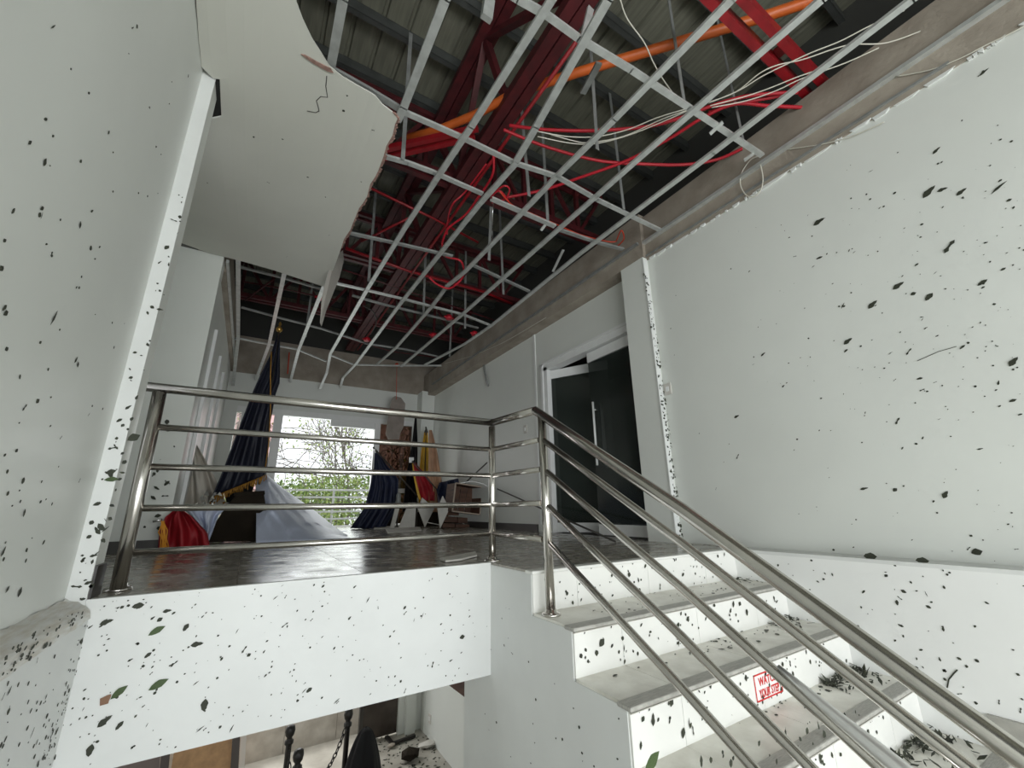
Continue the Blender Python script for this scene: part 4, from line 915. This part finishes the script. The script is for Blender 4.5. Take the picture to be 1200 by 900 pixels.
scatter([(870, 650), (1200, 672), (1200, 835), (1150, 832), (960, 720)], 'x-', XR, 70, .014, 12, 'small dark leaf scrap stuck to the lower right wall', 'leaf_specks', 'scattered dark leaf specks on the lower right wall', 'leaf scraps on the lower right wall', smax=.04)
scatter([(0, 0), (225, 0), (225, 120), (95, 600), (70, 700), (0, 750)], 'x+', XL, 90, .013, 22, 'small dark leaf scrap stuck to the left wall', 'leaf_specks', 'scattered dark leaf specks on the left wall', 'leaf scraps on the left wall', ang=1.2, smax=.03, dens=lambda x, y: .25+.75*(y/700))
scatter([(0, 795), (95, 735), (80, 800), (45, 900), (0, 900)], 'x+', XL+.085, 45, .012, 8, 'small dark leaf scrap stuck to the lower left wall', 'leaf_specks', 'scattered dark leaf specks on the lower left wall', 'leaf scraps on the lower left wall', ang=1.2, smax=.03)
scatter([(0, 765), (80, 718), (100, 712), (95, 728), (0, 800)], 'x+', XL+.09, 60, .011, 0, '', 'leaf_specks', 'dark debris streaks along the left wall ledge', 'x', ang=.2, smax=.02)
scatter([(45, 900), (62, 900), (106, 735), (96, 730)], 'x+', XL+.086, 80, .008, 0, '', 'leaf_specks', 'dark debris streaks in the corner of lower left wall and fascia', 'x', ang=1.5, smax=.018)
scatter([(82, 705), (108, 705), (252, 95), (240, 90)], 'y-', YF-.012, 75, .017, 24, 'dark leaf scrap stuck to the bright pillar edge', 'leaf_specks', 'scattered dark specks on the bright pillar edge', 'leaf scraps on the pillar edge', smax=.04, dens=lambda x, y: .25+.75*(y/700))
scatter([(110, 705), (572, 663), (572, 788), (132, 893), (66, 900)], 'y-', YF, 300, .0085, 60, 'small dark leaf scrap stuck to the landing fascia', 'leaf_specks', 'scattered dark leaf specks on the landing fascia', 'leaf scraps on the landing fascia', ang=.8, smax=.035, spread=.7)
scatter([(578, 668), (628, 672), (628, 725), (670, 745), (676, 800), (735, 838), (740, 900), (555, 900)], 'x-', XS, 26, .009, 4, 'small dark leaf scrap stuck to the stair side wall', 'leaf_specks', 'scattered dark leaf specks on the stair side wall', 'leaf scraps on the stair side wall', smax=.025)
scatter([(753, 312), (757, 312), (806, 634), (796, 628)], 'y-', 2.687, 240, .018, 14, 'dark leaf scrap caught on the narrow bright corner strip', 'leaf_specks', 'dark leaf specks caught on the narrow corner strip', 'leaf scraps on the corner strip', smax=.06)
scatter([(222, 100), (390, 95), (455, 145), (400, 270), (375, 325), (225, 285)], 'z-', 3.12, 12, .016, 3, 'tiny dark scrap on the last ceiling board', 'leaf_specks', 'few dark specks on the last ceiling board', 'scraps on the ceiling board', smax=.03)
scatter([(212, 480), (188, 640), (150, 650), (200, 480)], 'y-', 5.33, 26, .03, 5, 'dark leaf scrap on the far left pier', 'leaf_specks', 'scattered dark leaf specks on the far left pier', 'leaf scraps on the far left pier', smax=.06)
ris = [((632, 668), (850, 645), (852, 678), (640, 722)), ((676, 742), (905, 695), (930, 712), (682, 792)), ((744, 832), (975, 745), (1010, 772), (750, 888)), ((790, 900), (1070, 805), (1090, 840), (960, 900))]
for k, P in enumerate(ris):
    o_ = ['uppermost', 'second', 'third', 'fourth'][k]
    scatter(list(P), 'y-', YN[k]-.001, 75, .015, 9, 'small dark leaf scrap stuck to the %s riser' % o_, 'leaf_specks', 'scattered dark leaf specks on the %s riser' % o_, 'leaf scraps on the %s riser' % o_, ang=1.3, smax=.04, dens=lambda x, y: .4+.6*min(1, max(0, (x-640)/250)))
trd = [((690, 728), (900, 682), (870, 668), (700, 705)), ((700, 798), (960, 735), (930, 715), (780, 770)), ((800, 870), (1050, 800), (1000, 775), (850, 840))]
for k, P in enumerate(trd):
    o_ = ['top', 'second', 'third'][k]
    scatter(list(P), 'z+', ZN[k+1]+.001, 70, .014, 5, 'small dark leaf scrap lying on the %s tread' % o_, 'leaf_specks', 'scattered dark leaf specks on the %s tread' % o_, 'leaf scraps on the %s tread' % o_, ang=.2, smax=.04, dens=lambda x, y: .3+.7*min(1, max(0, (x-700)/250)))
# heaps of wet leaves in the stair corners by the right wall
def heap(label, k, n, x0, x1, sx=.05):
    mb = MB(); yb2 = YN[k-1]-.01
    for _ in range(n):
        p = Vector((R.uniform(x0, x1), yb2-abs(R.gauss(0, .07))-.004, ZN[k]+.003+abs(R.gauss(0, .010)))); s = R.uniform(.012, sx)
        d = Vector((R.gauss(0, 1), R.gauss(0, .5), R.gauss(0, .35))).normalized(); e = d.cross(Vector((R.gauss(0, .4), R.gauss(0, .4), 1))).normalized()
        mb.prism([p-d*s*.5, p+e*s*.13, p+d*s*.5, p-e*s*.12], (0, 0, .002))
    return mb.build('leaf_heap', LEAFM, None, 'stuff', label, 'leaf heap')
heap('small heap of wet dark leaves at the wall end of the top tread', 1, 40, 3.05, 3.28)
heap('heap of wet dark leaves at the wall end of the second tread', 2, 60, 3.0, 3.28, .06)
heap('large heap of wet dark leaves at the wall end of the third tread', 3, 150, 2.85, 3.28, .08)
heap('broad heap of wet dark leaves at the wall end of the fourth tread', 4, 130, 2.75, 3.28, .08)
# litter on the lower hall floor
mb = MB()
for _ in range(220):
    p = at(R.uniform(440, 525), R.uniform(850, 905), 'z', ZLOW+.003); s = R.uniform(.01, .06); a = R.uniform(0, 3); d = Vector((math.cos(a), math.sin(a), 0)); e = Vector((-d.y, d.x, 0))
    mb.prism([p-d*s*.5, p+e*s*.2, p+d*s*.5, p-e*s*.25], (0, 0, .003))
mb.build('floor_litter', LEAFM, None, 'stuff', 'leaf and grit litter strewn over the lower hall floor', 'leaf litter')
for a, b, c_, r_, l in ((932, 804-18, 10, .004, 'thin curled twig on the lower right wall near the top rail'), ):
    MB().tube(line([(1110, 806), (1112, 796), (1118, 789), (1122, 785)], 'x', XR-.004), .003, 5).build('twig', LEAFM, None, None, 'thin curled twig stuck to the lower right wall above the handrail', 'twig')
MB().tube(line([(1075, 423), (1100, 412), (1121, 406)], 'x', XRU-.003), .002, 5).build('twig', LEAFM, None, None, 'long thin twig mark lying across the middle of the right wall', 'twig')
# ------------------------------------------------------------------ outdoors: balcony, railing, building, trees
MB().box((-2.5, YB+.2, -.15), (6, 11.6, -.02)).build('balcony_floor', PATIO, kind='structure')
br = thing('balcony_railing', 'white pipe railing on the balcony outside the window', 'railing')
for k in range(5): MB().tube([(-1.5, 11.4, .14+.17*k), (5.0, 11.4, .14+.17*k)], .022, 8).build('rail', WHITE, br)
for k in range(5): MB().tube([(-1.2+1.5*k, 11.42, 0), (-1.2+1.5*k, 11.42, .86)], .028, 8).build('post', WHITE, br)
hs = thing('neighbour_house', 'pinkish house wall seen through the left window pane', 'house')
MB().box((-6, 16, -3), (-.6, 20, 6)).build('wall', mat('pink_render', (.75, .55, .52), .9, noise=.1), hs)
MB().box((-6.3, 15.6, 6), (-.3, 20.4, 6.3)).build('roof', mat('house_roof', (.5, .5, .5), .8), hs)
MB().box((-2.2, 15.9, 1.0), (-1.2, 16, 2.6)).build('window', DARKM, hs)
def tree(x, y, h, seed, label, nleaf, leafz, m=FOL, lean=0):
    q = random.Random(seed); t = thing('bare_tree', label, 'tree'); mb = MB(); tips = []
    def grow(p, d, L, r, dep):
        n = 4; P = [p]; rr = [r]
        for k in range(n):
            d = (d+Vector((q.gauss(0, .16), q.gauss(0, .12), q.gauss(.02, .12)))).normalized(); p = p+d*L/n; P.append(p); rr.append(max(.010, r*(1-.4*(k+1)/n)))
        mb.tube(P, rr, 6 if dep < 2 else 4); tips.append((p, dep))
        if dep < 6:
            for _ in range(3 if dep < 4 else 2):
                dd = (d+Vector((q.gauss(0, .65), q.gauss(0, .4), q.gauss(.1, .5)))).normalized(); grow(P[q.randint(2, n)], dd, L*q.uniform(.55, .85), r*.6, dep+1)
    grow(Vector((x, y, -3)), Vector((lean, 0, 1)).normalized(), h*.42, .06, 0)
    mb.build('branches', BARK, t)
    lm_ = MB(); tp = [p for p, dd in tips if dd >= 3]
    for _ in range(nleaf):
        p = q.choice(tp)+Vector((q.gauss(0, .28), q.gauss(0, .28), q.gauss(0, .28)))
        if p.z > leafz and q.random() < .9: p.z = q.uniform(-1.5, leafz)
        s = q.uniform(.03, .07); u = Vector((q.gauss(0, 1), q.gauss(0, 1), q.gauss(0, 1))).normalized(); v = u.cross(Vector((q.gauss(0, 1), q.gauss(0, 1), q.gauss(0, 1)))).normalized()
        lm_.poly([p-u*s, p+v*s*.5, p+u*s, p-v*s*.5])
    lm_.build('foliage', m, t, kind='stuff')
tree(1.2, 13.2, 8.5, 5, 'leaning stormbeaten tree left in the window opening', 6000, .9)
tree(2.2, 14.0, 8.5, 8, 'stormbeaten tree with broken crown in the middle of the window', 12000, 1.2, FOLD)
tree(3.6, 14.6, 7.5, 12, 'stormbeaten tree at the right of the window opening', 12000, 1.4)
tree(6.5, 16.5, 8, 21, 'dark tree behind the brown panes', 9000, 3.5, mat('dark_leaves', (.05, .06, .03), .7))  # leaves much darker than on the other trees
MB().box((-30, 12, -3.4), (40, 60, -3.2)).build('ground_outside', mat('grass', (.14, .2, .07), .9, noise=.3), kind='structure')

# ------------------------------------------------------------------ small pieces belong to the part that carries them
for name, holder in (('finial', 'pole'), ('spearhead', 'pole'), ('pole_tip', 'pole'), ('base_flange', 'post'), ('rocker', 'plate'), ('gold_fringe', 'flag_cloth'), ('gold_tassel', 'flag_cloth'), ('gold_cord', 'flag_cloth'), ('yellow_edge', 'flag_cloth'), ('lettering', 'plate'), ('border', 'plate'), ('crack', 'board'), ('torn_edge', 'board'), ('elbow', 'rail')):
    for o in list(bpy.data.objects):
        if o.name.split('.')[0] == name and o.parent is not None:
            c = [q for q in o.parent.children if q.name.split('.')[0] == holder]
            if name == 'base_flange':
                def cx(q): return sum((Vector(b) for b in q.bound_box), Vector())/8
                c.sort(key=lambda q: (cx(q)-cx(o)).to_2d().length)
            if c: o.parent = c[0]
